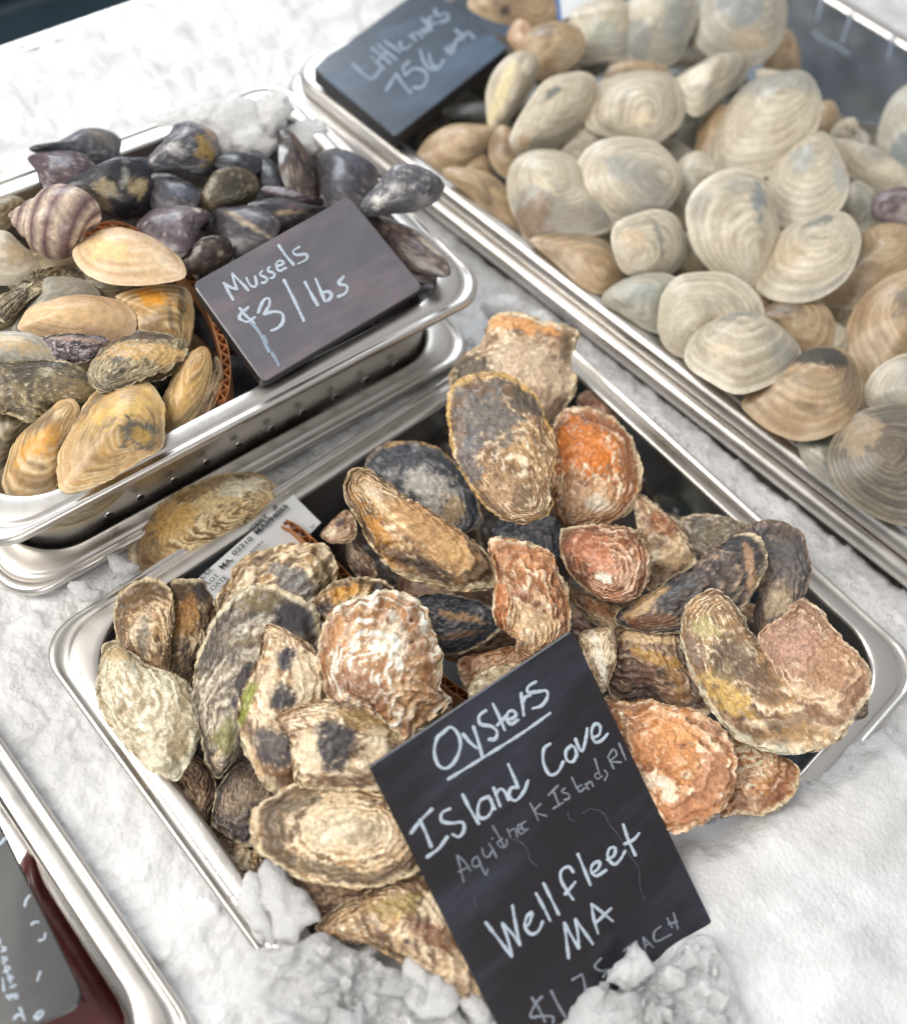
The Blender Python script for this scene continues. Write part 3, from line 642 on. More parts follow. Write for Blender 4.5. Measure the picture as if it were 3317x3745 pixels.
write(B1, '2', '450,772 530,875 605,975 | 605,975 585,880 550,778 | 550,778 610,840 655,905 | 655,905 630,790 610,672 | 692,795 712,775 728,712 695,740 685,800 722,842 765,822 790,768 | 750,598 795,680 835,762 | 795,538 840,630 885,722 | 972,470 945,440 902,462 900,520 940,590 972,635 | 925,602 955,568 985,530 | 1000,365 1035,450 1075,550 | 1082,480 1120,452 1130,410 1092,422 1078,465 1110,495 1168,460 | 1172,400 1215,372 1222,328 1188,332 1178,385 1215,426 1250,400 1280,348 | 1270,188 1300,280 1342,370 | 1275,305 1330,280 1365,240', 20, label='chalked word Wellfleet')
write(B1, '2', '945,985 932,880 920,775 | 920,775 960,850 1005,925 | 1005,925 1000,840 985,752 | 985,752 1040,830 1090,902 | 1120,838 1095,750 1080,660 | 1080,660 1140,708 1208,765 | 1110,772 1150,735 1198,688', 19, label='chalked letters MA')
write(B1, '2', '725,1220 770,1290 805,1365 | 785,1215 745,1260 718,1335 780,1330 850,1335 852,1372 | 840,1180 880,1260 930,1345 | 965,1115 1025,1080 | 1025,1080 1038,1130 1048,1185 | 1140,985 1100,1035 1138,1062 1172,1058 1150,1100', 17, M_CHALKF, 'chalked price 1.75')
write(B1, '2', '1275,942 1310,912 | 1390,862 1402,932 | 1395,870 1450,922 | 1405,910 1430,895 | 1495,795 1455,830 1465,885 1555,845 | 1530,745 1560,800 | 1570,715 1595,810 | 1540,782 1592,768', 15, M_CHALKF, 'faded chalk word EACH')
write(B1, '2', '610,272 660,295 700,340 715,400 760,440 | 940,110 945,150 985,170 | 1030,120 1080,95 1150,120 1190,190 1240,250 1300,360 1360,450 1370,560 1395,640 | 380,610 385,650 402,690', 2.5, M_CHALKF, 'dried chalk drips', 5)
B2 = board('dark grey board chalked Mussels 3 dollars per lbs, resting on the mussel pan', '3', '45,660 1172,30 1712,690 560,1375', (.074, .074, .058), .0075, M_SIGN2, 60)
write(B2, '3', '342,780 305,715 275,660 | 275,660 325,690 372,705 | 372,705 350,650 335,592 | 335,592 400,655 452,712 | 438,622 455,660 480,685 512,675 500,610 | 552,572 535,600 585,625 575,655 548,658 | 605,545 590,570 640,592 632,620 608,625 | 652,540 708,520 680,497 650,525 672,572 720,552 | 670,388 720,460 778,528 | 820,400 772,432 800,458 868,452 870,490 810,522', 21, label='chalked word Mussels')
write(B2, '3', '522,872 560,785 600,770 602,820 565,882 | 565,882 640,865 695,880 700,940 660,985 615,1002 | 708,638 780,780 850,930 | 858,652 905,740 950,818 | 935,628 965,700 1000,785 | 972,742 1020,720 1052,745 1030,782 998,790 | 1138,612 1100,662 1160,682 1152,730 1098,757', 25, label='chalked price 3 per lbs')
write(B2, '3', '388,838 430,890 500,950 | 452,832 392,900 438,940 500,905 | 400,925 380,905 420,850', 20, M_CHALK, 'chalked dollar sign')
write(B2, '3', '470,940 520,1000 560,1070 600,1150 | 560,1040 585,1090 | 620,1160 650,1210 672,1255', 26, M_SMEAR, 'runny chalk smear', 8)
B3 = board('blue-grey wet board chalked Littlenecks 75 cents each, on the clam pan corner', '4', '100,560 1038,-131 1722,385 785,1125', (.036, .036, .036), .010, M_SIGN3, 30)
write(B3, '4', '430,525 510,605 575,650 620,632 660,570 | 595,478 600,482 | 640,520 690,572 | 590,398 665,455 742,522 | 638,368 715,430 790,492 | 620,520 700,440 | 693,338 760,385 825,430 | 825,345 832,395 880,402 918,362 | 905,290 930,310 955,340 | 925,290 970,268 1005,315 | 1000,262 1040,275 1045,240 1005,245 | 1080,200 1042,225 1082,250 | 1000,148 1080,225 | 1085,135 1048,185 1130,192 | 1112,78 1130,130 1210,108 1218,160 1160,182', 25, M_SMEAR, 'chalked word Littlenecks')
write(B3, '4', '708,748 750,680 790,610 | 790,610 850,700 912,770 | 895,510 845,560 868,622 | 868,622 935,568 1025,590 1045,660 1000,722 930,725 | 990,412 1015,500 1060,560 1130,572 1182,500 | 1060,440 1080,520 1120,560', 28, M_SMEAR, 'chalked price 75 cents')
write(B3, '4', '1200,400 1240,440 1272,378 1215,390 | 1270,375 1310,312 1345,330 | 1280,248 1350,300 | 1350,300 1385,262 1430,312', 28, M_SMEAR, 'chalked word each')
B4 = board('glossy smoky board with rounded corner lying in the lower left pan', '6', '-500,-620 -60,160 780,1880 -240,2280', (.012, .012, .012), .003, M_SIGN4, 160)
write(B4, '6', '2,455 50,400 | 225,1000 235,950 268,905 | 285,1162 315,1140 345,1142 | 348,1305 395,1292 405,1240 | 335,1660 350,1610 362,1585', 26, label='short chalk marks')
write(B4, '6', '0,1290 5,1330 | 20,1400 60,1380 20,1360 | 30,1500 70,1470 25,1450 40,1510 | 40,1580 100,1550 50,1530 70,1590 | 75,1640 130,1640 80,1610 100,1670 | 30,1640 40,1750 | 95,1720 140,1700 | 60,1790 100,1830 90,1780 150,1820 160,1780 120,1790', 24, label='column of chalk letters')
write(B4, '6', '130,2000 150,1970 200,1960 220,2010 | 180,1900 200,1940 | 310,1990 340,1940 390,1930 370,1970 330,2000', 26, label='chalk curls')
# ------------------------------------------------------------------ paper tag, cardboard, fillet
tp = px('5', '-40,1030 1040,80 1322,322 360,1260'); tz = .001
Q = onz(tp, tz); tt_ = empty('paper_tag', Q.mean(0) - np.array([0, 0, .002]), 'white printed shellfish tag with CERT and MA 02210 along the pan edge', 'tag')
sl = []; N = 12
for i in range(N):
    for j in range(5):
        u, v = i / (N - 1), j / 4
        p = (Q[0] * (1 - u) + Q[1] * u) * (1 - v) + (Q[3] * (1 - u) + Q[2] * u) * v
        sl.append(p + np.array([0, 0, .0016 * math.sin(u * 5 + v) * v - .004 * v]))
sl = np.array(sl); Fq = gridfaces(N, 5, close=False); sh = mesh('sheet', np.vstack([sl, sl - np.array([0, 0, .0003])]), np.vstack([Fq[:, ::-1], Fq + len(sl)]), M_PAPER, tt_)
ud = nrm(Q[1] - Q[0]); vd = nrm(Q[2] - Q[1]); nd = nrm(np.cross(vd, ud)); nd = nd if nd[2] > 0 else -nd; vd = np.cross(nd, ud)
def printed(txt, at, size, bold=0.0, sxx=1.0):
    cu = bpy.data.curves.new('printed_text', 'FONT'); cu.body = txt; cu.size = size; cu.extrude = .00005; cu.offset = bold
    tmp = bpy.data.objects.new('printed_text', cu); COL.objects.link(tmp)
    dg = bpy.context.evaluated_depsgraph_get(); me = bpy.data.meshes.new_from_object(tmp.evaluated_get(dg)); bpy.data.objects.remove(tmp)
    o = bpy.data.objects.new('printed_text', me); COL.objects.link(o); me.materials.clear(); me.materials.append(M_INK)
    p = onz(px('5', at), tz)[0] + nd * .0010
    w = nd.copy(); up = np.cross(w, ud)
    mm = Matrix.Identity(4)
    for r in range(3): mm[r][0] = ud[r] * sxx; mm[r][1] = up[r]; mm[r][2] = w[r]; mm[r][3] = p[r] - tt_.location[r]
    o.parent = tt_; o.matrix_local = mm
for a in (('CERT', (625, 462), .0036, .0001, 1.35), ('#', (850, 240), .003, .0001, 1.3), ('MA094055', (668, 500), .0036, .00014, 1.42), ('02210', (440, 712), .0036, .00003, 1.45), ('MA,', (312, 855), .0036, .00006, 1.3), ('CO.', (110, 955), .0036, .00004, 1.2), ('LOT', (180, 1010), .0030, .00002, 1.2), ('DATE', (220, 1070), .0030, .00002, 1.3), ('HARV', (620, 690), .0026, .00001, 1.3), ('37', (1230, 450), .0026, .00001, 1.2)): printed(*a)
def cardboard(label, tile, path, z, hgt, thick, flute, tiltin=0.0):
    p = px(tile, path); Pt = onz(p, z); c = catmull(Pt, max(12, int(np.sum(np.linalg.norm(np.diff(Pt, axis=0), axis=1)) / .0015)), closed=False)
    t = empty('cardboard_divider', c.mean(0) - np.array([0, 0, hgt]), label, 'cardboard'); m = len(c)
    d = np.gradient(c, axis=0); d /= np.linalg.norm(d, axis=1)[:, None]; s = np.column_stack([-d[:, 1], d[:, 0], np.zeros(m)])
    dn = np.array([0, 0, -hgt])
    def wall(nm, o1, o2):
        o1 = np.asarray(o1) * np.ones(m); o2 = np.asarray(o2) * np.ones(m)
        R = [c + s * o1[:, None], c + s * o2[:, None], c + s * o2[:, None] + dn, c + s * o1[:, None] + dn]
        V = np.vstack(R); F = []
        for k in range(4):
            for i in range(m - 1): F.append((k * m + i, k * m + i + 1, ((k + 1) % 4) * m + i + 1, ((k + 1) % 4) * m + i))
        mesh(nm, V, F, M_CARD, t, smooth=False)
    wall('liner', thick / 2 - .0003, thick / 2); wall('liner', -thick / 2, -thick / 2 + .0003)
    w = np.sin(np.arange(m) * flute) * (thick / 2 - .0004); wall('flute', w - .00012, w + .00012)
cardboard('corrugated cardboard strip between the oysters, honeycomb edge up', 'F', '566,1042 600,1062 690,1150 800,1262 880,1352 945,1400 1000,1450', .002, .045, .0045, 1.35)
cardboard('orange-brown curved corrugated cardboard around the large clams', 'F', '172,470 225,446 300,478 385,560 430,640 450,710 450,765 440,800', .046, .032, .0042, 1.5)
def fillet(label, tile, poly, z, th):
    p = px(tile, poly); Q = onz(catmull(p, 60), z); c = Q.mean(0); V = []
    R = [(.02, 1), (.3, .97), (.6, .86), (.82, .6), (.95, .3), (1, 0), (.97, -.4)]
    for k, zz in R:
        for q in Q: V.append(c + (q - c) * k + np.array([0, 0, zz * th]))
    V = np.array(V); V[:, 2] += (fbm(V, 60, 3, 9) - .5) * .006
    f = gridfaces(len(R), 60); o = mesh('fish_fillet', V, f, M_RED, origin=c); tag(o, label, 'fillet'); return o
fillet('dark red fish fillet beside the smoky board in the lower left pan', '6', '250,500 420,800 640,1150 900,1560 1080,1850 1120,2100 900,2400 300,2500 0,1800 100,900', -.030, .012)
bc = px('B', '530,-60 640,-60 720,0 545,75'); Qb = onz(bc, .045); tb = empty('bag_label', Qb.mean(0), 'white bag label with blue edge behind the topmost clams', 'label')
mesh('sheet', np.vstack([Qb, Qb - [0, 0, .0006]]), [(0, 1, 2, 3), (7, 6, 5, 4), (0, 4, 5, 1), (1, 5, 6, 2), (2, 6, 7, 3), (3, 7, 4, 0)], M_PAPER, tb, smooth=False)
bb = onz(px('B', '522,-60 536,-60 552,72 540,78'), .0456); mesh('blue_stripe', np.vstack([bb, bb - [0, 0, .0005]]), [(0, 1, 2, 3), (7, 6, 5, 4), (0, 4, 5, 1), (1, 5, 6, 2), (2, 6, 7, 3), (3, 7, 4, 0)], M_BLUE, tb, smooth=False)

wn = np.array([math.sin(LR), -math.cos(LR), 0.]); wp = np.array([*LC, 0.]) - wn * (.425 / 2 - .0132 - .0012)
M_STREAK = chalk('water_streak', (176, 186, 206))
for q, w_ in (('1500,-10 1492,30 1480,75', 13), ('1607,48 1592,95 1572,150', 14), ('1762,118 1752,160 1738,208', 14), ('1465,118 1500,145 1545,165 1600,200', 9)):
    o = write((LN, wp, wn), 'B', q, w_, M_STREAK); o.name = 'water_streak'
# ------------------------------------------------------------------ oysters
K = (58, 54, 58); KB = (44, 48, 58); CR = (232, 214, 184); OC = (206, 158, 84); GR = (150, 146, 140); GN = (140, 148, 62); WH = (246, 238, 222); RU = (196, 116, 56); BR = (116, 84, 58)
def O(label, tile, poly, um, z, style, pat=(), **kw): return shell('oyster', label, tile, poly, um, z, style, pat, **kw)
O('chalky cream oyster with a blunt square beak, nearest the left corner of the pan', 'C', '395,682 440,670 480,700 540,742 590,765 640,770 690,810 718,880 722,950 705,1030 680,1090 640,1140 590,1125 530,1100 490,1050 430,980 375,900 362,850 370,780 385,720', (415, 690), 1.6, 'cream', [((440, 700), 50, 30, 20, (190, 160, 110), .6), ((640, 1110), 50, 40, -40, (150, 142, 120), .8)], opt=dict(dark=.15, light=.9, lam=9, amp=.0009, rim=(225, 218, 190)), H=.24)
O('brown banded oyster standing in the left corner, in front of its twin', 'C', '440,480 500,430 560,418 605,440 628,480 635,560 625,640 615,700 600,765 560,740 500,690 440,660 425,600 422,530', (590, 745), .6, 'ochre', [((520, 480), 90, 45, -10, (112, 88, 58), .8), ((530, 600), 38, 70, 10, CR, .7), ((535, 620), 20, 70, 5, (90, 84, 74), .7)], opt=dict(dark=.45), tilt=(-.25, .1))
O('dark speckled oyster half hidden behind the brown banded one at the left corner', 'C', '630,432 680,425 740,430 780,480 790,560 770,640 720,720 690,800 620,790 600,740 625,640 635,540', (640, 780), -.2, 'ochre', [((730, 470), 45, 60, 20, K, .85), ((680, 560), 40, 90, 10, (190, 140, 76), .7)], opt=dict(dark=.7), tilt=(.2, 0))
O('large oyster behind the long curved one, pale arc and grey blotch, touching the tag', 'C', '850,420 870,370 930,330 1000,310 1080,298 1160,293 1200,320 1226,380 1220,430 1190,520 1150,600 1000,640 900,620 820,560 795,490', (900, 620), 1.3, 'ochre', [((1060, 420), 90, 40, 25, (126, 124, 124), .8), ((1080, 480), 60, 60, 20, (140, 138, 136), .7), ((880, 470), 30, 120, 25, CR, .8), ((1180, 420), 40, 90, 0, (100, 88, 62), .7)], opt=dict(dark=.3, light=.6, ruffle=.0006))
O('long curved oyster with a sharp black patch at its upper right end', 'C', '880,472 950,448 1020,458 1090,490 1140,530 1162,600 1150,680 1060,800 970,900 905,1000 872,1040 825,1092 785,1072 750,1010 720,900 708,820 720,740 750,640 800,550', (815, 1080), 2.2, 'grey', [((1085, 570), 92, 62, 25, K, .95, .6), ((895, 800), 34, 105, 18, (66, 60, 66), .9), ((940, 500), 90, 40, -10, (128, 112, 72), .7), ((830, 1000), 40, 70, 10, (130, 130, 66), .6), ((790, 1065), 22, 30, 0, CR, .8)], opt=dict(dark=.25, light=.7, lam=9), H=.22)
O('pointed cream oyster with three dark blots and a green streak on its left side', 'C', '975,615 1030,620 1080,640 1130,670 1165,720 1190,790 1200,850 1165,1000 1100,1160 1040,1195 970,1160 920,1080 890,1000 880,920 890,840 920,780 955,700', (985, 628), 3.1, 'tan', [((1050, 715), 45, 48, 0, (70, 66, 76), .95, .7), ((1035, 860), 52, 50, -20, K, .95, .8), ((1015, 1030), 92, 68, 15, (70, 66, 72), .9, .8), ((905, 860), 20, 90, 12, GN, .85), ((1110, 780), 50, 90, -15, CR, .8), ((990, 790), 26, 110, 8, CR, .6), ((1060, 1150), 70, 40, -20, (104, 74, 48), .8)], opt=dict(dark=.2, light=.6), H=.26)
O('rounded oyster with a large black eye-shaped patch, tucked under the board corner', 'C', '1030,935 1070,902 1130,880 1200,868 1280,875 1340,890 1400,930 1450,990 1490,1050 1450,1130 1400,1180 1300,1190 1200,1180 1100,1165 1090,1100 1070,1020 1045,960', (1040, 940), 3.7, 'tan', [((1222, 1035), 95, 88, 10, K, .95, .7), ((1120, 1060), 50, 80, -15, CR, .8), ((1330, 940), 120, 40, 20, (150, 122, 68), .7), ((1380, 1060), 50, 90, -10, CR, .6)], opt=dict(dark=.2, light=.7), H=.22)
O('big flat oval oyster with cream ringed centre and frilly dark border, below the eye-patched one', 'C', '940,1280 970,1240 1040,1190 1120,1165 1200,1160 1300,1170 1400,1190 1500,1230 1560,1330 1540,1450 1450,1510 1340,1540 1250,1535 1150,1520 1080,1490 1000,1440 950,1410 935,1340', (1330, 1320), 3.0, 'ochre', [((1260, 1330), 200, 88, 4, CR, .75), ((1300, 1330), 90, 40, 0, (168, 150, 126), .7), ((1000, 1350), 44, 90, -12, (92, 76, 54), .7), ((1100, 1230), 90, 28, -18, (98, 86, 66), .7), ((1180, 1480), 140, 24, 12, (104, 92, 72), .7), ((1250, 1340), 60, 22, -20, (240, 226, 200), .8)], opt=dict(dark=.3, light=.6, lam=9, amp=.0013, rag=.05), H=.15)
O('oyster at the front edge sinking into the ice left of the board foot', 'C', '1190,1685 1260,1620 1340,1570 1440,1520 1540,1510 1620,1560 1700,1700 1760,1880 1740,1960 1640,1900 1500,1810 1420,1770 1300,1740 1210,1710', (1220, 1690), 1.7, 'tan', [((1540, 1640), 50, 50, 0, (96, 76, 58), .8), ((1450, 1600), 90, 40, -20, (160, 140, 80), .7), ((1600, 1600), 50, 60, 20, CR, .8), ((1580, 1720), 90, 36, 20, (120, 70, 36), .7)], opt=dict(dark=.35, light=.5, lam=10, amp=.0016), H=.2, tilt=(-.1, -.15))
O('shadowed brown oyster squeezed beneath the big flat oval one', 'C', '1080,1490 1200,1500 1340,1550 1400,1600 1300,1660 1200,1680 1130,1610 1090,1550', (1100, 1500), .6, 'brown', opt=dict(dark=.3))
O('oyster with ochre and black frilled rim peeping out above the white ruffled one', 'C', '1150,520 1180,470 1230,430 1300,415 1380,420 1430,450 1450,500 1400,580 1280,640 1190,690 1150,630', (1280, 620), 2.0, 'ochre', [((1260, 480), 80, 34, -15, (200, 148, 60), .8), ((1400, 460), 45, 30, 30, K, .8), ((1190, 520), 30, 50, 20, K, .6)], opt=dict(dark=.5, light=.4, ruffle=.0009))
O('big white and brown ruffled oyster, the most deeply frilled of the heap', 'C', '1200,580 1260,510 1340,480 1420,470 1480,480 1540,520 1560,570 1580,620 1600,680 1605,740 1600,820 1640,850 1600,900 1540,960 1510,1010 1440,1010 1400,960 1300,890 1220,850 1180,760 1165,700 1175,640', (1320, 830), 4.0, 'ruffle', [((1330, 840), 110, 44, 22, (142, 96, 70), .7), ((1250, 640), 60, 70, 0, (206, 160, 116), .6), ((1440, 640), 90, 60, 20, WH, .5), ((1500, 860), 60, 90, -20, (210, 176, 138), .6)], opt=dict(dark=.35, light=.75, lam=7, amp=.0030, ruffle=.0016, rk=21, rag=.05), H=.30)
O('small dark brown oyster low against the left pan wall, cream crest on top', 'C', '570,1140 640,1110 700,1080 750,1100 785,1160 785,1220 760,1270 770,1340 740,1360 690,1300 640,1240 580,1190', (700, 1090), -.9, 'brown', [((670, 1210), 34, 20, 10, CR, .8), ((735, 1240), 18, 38, 0, (206, 180, 150), .7)], opt=dict(amp=.002))
O('grey-brown striped oyster low in the pan below the long curved one', 'C', '800,1180 850,1120 930,1090 990,1140 1030,1200 1000,1300 940,1350 900,1390 830,1350 780,1310 790,1230', (930, 1095), -.9, 'smoke', [((900, 1210), 80, 70, 0, (160, 140, 118), .6)], opt=dict(dark=.4, lam=11))
O('spotted cream and brown oyster lowest at the front left of the heap', 'C', '780,1350 830,1370 890,1400 950,1430 940,1500 870,1540 820,1480 780,1420', (800, 1360), -1.4, 'tan', [((870, 1440), 30, 50, 40, CR, .8), ((820, 1400), 40, 30, 0, (110, 76, 52), .7)], opt=dict(dark=.7, amp=.002))
O('barely seen dark oyster behind the brown banded one at the left pan wall', 'C', '350,600 400,545 430,560 450,650 430,690 380,690 350,660', (380, 690), -1.2, 'brown')
O('long cupped oyster lying diagonally, smooth tan lid and frilled lower edge', 'D', '-20,90 10,35 60,35 110,70 160,105 250,155 330,210 400,265 450,325 470,375 440,400 330,405 250,385 180,370 100,320 50,250 20,190 -8,140', (20, 60), 3.4, 'ochre', [((235, 225), 205, 78, 35, (198, 158, 112), .85, .6), ((60, 90), 34, 30, 40, (214, 196, 168), .7), ((320, 290), 70, 36, 35, (216, 178, 124), .6), ((80, 240), 24, 110, -32, (206, 150, 70), .7), ((200, 330), 130, 26, 25, (62, 54, 52), .7), ((120, 180), 10, 130, -50, (238, 214, 170), .6)], opt=dict(dark=.35, light=.6, lam=6, amp=.0022, rag=.04), H=.24, tilt=(.1, -.12))
O('small pink and cream spotted oyster under the beak of the long cupped one', 'C', '1180,245 1220,200 1270,168 1300,220 1290,275 1225,285 1180,265', (1195, 255), .7, 'pink', [((1248, 215), 24, 16, -40, (96, 74, 78), .9), ((1210, 250), 30, 20, 0, CR, .8)], opt=dict(dark=.2))
O('brown slip of an oyster below the pink spotted one, against blue shadow', 'C', '1275,272 1320,320 1350,330 1375,400 1335,415 1300,400 1270,340', (1290, 280), .1, 'brown', opt=dict(light=.7))
O('blue-grey weathered oyster behind the long cupped one', 'F', '735,922 760,895 800,884 850,887 890,910 925,950 950,1000 952,1045 900,1058 830,1015 770,965 740,948', (870, 1050), 1.3, 'navy', [((860, 985), 62, 50, 20, (196, 190, 180), .75), ((800, 920), 60, 22, -10, (58, 62, 70), .8), ((905, 1020), 30, 30, 0, (188, 160, 120), .7)], opt=dict(dark=.3, rim=(170, 136, 84)), H=.2)
O('upright oval oyster with slate-grey top, tan lower half and ochre rim', 'F', '900,790 925,758 980,750 1030,762 1070,802 1085,845 1105,885 1098,940 1095,1000 1062,1022 1005,1030 955,990 915,920 898,850', (1060, 1012), 5.0, 'tan', [((970, 835), 82, 78, 0, (112, 108, 104), .9, .8), ((1050, 800), 50, 40, 40, (84, 76, 66), .8), ((930, 930), 30, 70, 10, (106, 106, 112), .7), ((1010, 985), 46, 30, 0, (190, 158, 126), .6), ((1040, 990), 20, 24, 0, (92, 72, 56), .6)], opt=dict(dark=.25, light=.45, rim=(206, 166, 96), lam=8), H=.17)
O('topmost pale tan oyster with an orange crusted crown, touching the pan back corner', 'F', '905,745 930,708 962,690 982,642 1020,627 1070,640 1130,655 1148,672 1135,720 1143,770 1125,812 1100,845 1050,850 980,820 930,800 908,780', (960, 800), 3.0, 'tan', [((1060, 740), 90, 62, 10, (202, 182, 158), .75), ((1050, 652), 80, 20, 8, (216, 160, 104), .85), ((935, 745), 34, 36, 0, (84, 76, 66), .85), ((1130, 690), 14, 50, 10, (96, 80, 62), .7), ((1085, 820), 40, 40, 0, (150, 124, 104), .6)], opt=dict(dark=.2, light=.55), H=.22)
O('bright rust-orange oyster with white ridges near the right pan wall', 'F', '1115,835 1150,817 1200,825 1240,855 1265,892 1276,950 1255,1010 1200,1045 1150,1045 1115,1020 1098,970 1100,910', (1130, 1030), 2.4, 'orange', [((1165, 905), 60, 60, 0, (214, 126, 42), .8), ((1170, 1005), 60, 30, 10, (206, 172, 138), .7), ((1190, 1010), 26, 16, 0, WH, .6)], opt=dict(dark=.25, light=.6, lam=9, amp=.0022), H=.34)
O('small dull red-brown oyster stub behind the rust-orange one', 'F', '1155,792 1180,783 1215,805 1225,840 1190,840 1160,822', (1215, 835), -.6, 'red', opt=dict(dark=.6, light=.1))
O('round red-brown oyster with a white beak, in the middle right of the heap', 'D', '675,240 690,212 760,200 850,205 920,220 950,280 958,370 920,430 850,445 780,420 720,370 685,310', (810, 380), 2.7, 'red', [((810, 378), 26, 16, 30, WH, .9), ((760, 280), 70, 60, 10, (172, 106, 68), .7), ((800, 330), 60, 30, 30, (216, 160, 130), .5)], opt=dict(dark=.3, light=.5, amp=.0018, lam=8), H=.33)
O('cream and brown leaf-shaped oyster standing on edge beside the right pan wall', 'D', '900,88 960,120 1040,180 1090,260 1110,320 1060,370 1000,400 955,398 960,330 940,220 915,140', (905, 95), 1.6, 'tan', [((1040, 300), 60, 50, 30, (226, 196, 156), .7), ((1000, 200), 50, 50, 20, (170, 104, 60), .6), ((945, 180), 14, 110, -14, (150, 112, 84), .7)], opt=dict(dark=.35, light=.7), tilt=(.2, .1))
O('rippled orange and cream oyster with a knobbly cream lower end, above the board', 'D', '445,250 520,248 590,268 640,300 665,360 690,400 698,480 692,545 640,592 575,617 535,600 522,545 480,532 455,480 462,380 455,320', (575, 612), 3.9, 'orange', [((590, 520), 80, 80, 0, (238, 208, 172), .75), ((550, 310), 90, 60, 10, (204, 148, 104), .6), ((600, 500), 24, 24, 0, (180, 160, 130), .7), ((480, 450), 24, 80, 0, (206, 140, 90), .6)], opt=dict(dark=.25, light=.7, lam=8, amp=.0032, ruffle=.0008), H=.34)
O('nearly black rounded oyster behind the rippled orange one', 'D', '450,215 500,170 570,158 640,168 680,220 675,290 600,300 500,270', (560, 290), 1.2, 'navy', opt=dict(dark=.8, light=.05, rim=(60, 60, 66)))
O('black and tan striped oyster in the deep shade left of the rippled orange one', 'D', '200,450 250,430 330,430 400,450 450,480 475,535 400,592 330,622 270,612 232,560', (240, 470), -.2, 'navy', [((350, 500), 90, 14, 12, (186, 150, 112), .8), ((330, 560), 90, 12, -10, (150, 120, 92), .7)], opt=dict(dark=.5, lam=10), tilt=(0, -.2))
O('weathered orange-brown oyster between the red-brown one and the long dark ridged one', 'D', '690,400 760,430 850,455 905,530 870,552 800,530 730,470', (700, 405), 1.0, 'ochre', [((800, 480), 90, 18, 25, (150, 96, 50), .8)], opt=dict(dark=.5))
O('dull grey-green oyster at the right pan wall behind the long dark ridged one', 'D', '1070,182 1130,165 1200,172 1290,200 1290,260 1200,320 1110,310 1080,240', (1250, 300), 1.0, 'grey', [((1150, 230), 50, 40, 0, (112, 106, 86), .7)], opt=dict(dark=.4, light=.3))
O('long dark ridged oyster pointing left, lying across the heap', 'D', '880,492 930,442 1000,400 1100,340 1180,280 1260,230 1322,242 1345,320 1310,400 1260,475 1200,522 1120,542 1000,548 920,528', (885, 495), 3.4, 'smoke', [((960, 450), 90, 22, -38, (188, 158, 116), .8), ((1120, 400), 120, 60, -35, (76, 66, 62), .7), ((1300, 380), 18, 120, -6, (196, 160, 126), .75), ((980, 520), 90, 22, -5, (120, 78, 44), .7)], opt=dict(dark=.5, light=.45, lam=9, amp=.0016), H=.25)
O('broad slate-brown oyster fanned out over the right pan wall', 'D', '1290,205 1340,190 1400,198 1460,230 1482,300 1487,370 1462,440 1420,500 1365,545 1330,548 1310,480 1335,400 1345,320 1320,240', (1340, 540), 3.0, 'smoke', [((1420, 320), 60, 90, 0, (104, 100, 100), .7), ((1380, 460), 36, 50, 30, (206, 186, 156), .75), ((1400, 220), 60, 24, 15, (76, 62, 54), .7)], opt=dict(dark=.4, light=.3, rim=(120, 100, 84)))
O('wide yellow and black mottled oyster with thin pale rim, right end of the heap', 'D', '1075,565 1085,500 1130,455 1190,438 1240,470 1300,560 1360,640 1430,720 1540,800 1600,860 1520,920 1430,940 1330,922 1240,880 1170,800 1115,700 1085,620', (1200, 470), 4.0, 'tan', [((1220, 760), 110, 42, 42, (204, 170, 98), .75), ((1230, 640), 70, 80, 30, (92, 82, 66), .65), ((1150, 540), 40, 40, 0, (190, 180, 130), .7), ((1300, 700), 40, 120, -28, (120, 98, 80), .6), ((1420, 880), 110, 34, 0, (178, 142, 96), .7)], opt=dict(dark=.35, light=.5, rim=(214, 210, 184), lam=8), H=.15)
O('pinkish ringed oyster stacked on the yellow mottled one, near the right pan corner', 'D', '1325,570 1400,505 1460,450 1520,480 1580,560 1640,620 1682,685 1678,755 1640,805 1590,870 1480,850 1400,790 1355,700', (1430, 590), 4.9, 'pink', [((1440, 585), 108, 96, 10, (174, 138, 120), .85, .6), ((1440, 600), 60, 40, 10, (190, 154, 134), .6), ((1560, 640), 90, 120, 20, (184, 144, 112), .5), ((1560, 790), 30, 40, 0, (226, 200, 170), .7), ((1450, 740), 110, 30, 10, (210, 180, 148), .6)], opt=dict(dark=.2, light=.5, lam=6, amp=.0014, rim=(220, 200, 170)), H=.15)
O('thick orange crusted oyster emerging from under the right edge of the board', 'D', '800,790 900,785 960,775 1030,795 1110,812 1180,850 1220,905 1240,980 1225,1060 1180,1140 1100,1180 1040,1195 960,1150 860,1000', (1000, 930), 3.0, 'orange', [((1000, 920), 140, 130, 10, (206, 148, 98), .6), ((1160, 1030), 46, 150, 18, (186, 138, 104), .85), ((1080, 1140), 90, 34, 0, (190, 136, 98), .8), ((1050, 900), 70, 70, 0, (226, 166, 112), .5), ((980, 1040), 60, 26, 20, WH, .5)], opt=dict(dark=.25, light=.55, lam=5, amp=.0028, rim=(206, 168, 132)), H=.2)
O('small orange speckled oyster under the yellow mottled one, its tip on the ice', 'D', '1235,890 1330,925 1400,965 1447,992 1446,1050 1400,1110 1330,1146 1250,1142 1200,1150 1230,1040', (1240, 900), 1.8, 'orange', [((1400, 1010), 30, 36, 0, (150, 104, 70), .6)], opt=dict(dark=.35, light=.6, amp=.0018))
O('pale finely lined oyster touching the top right corner of the board', 'D', '740,560 820,540 848,570 852,640 822,730 790,740 760,650', (825, 545), 2.6, 'tan', [((800, 640), 16, 90, -14, WH, .6)], opt=dict(dark=.3, light=.8, lam=10))
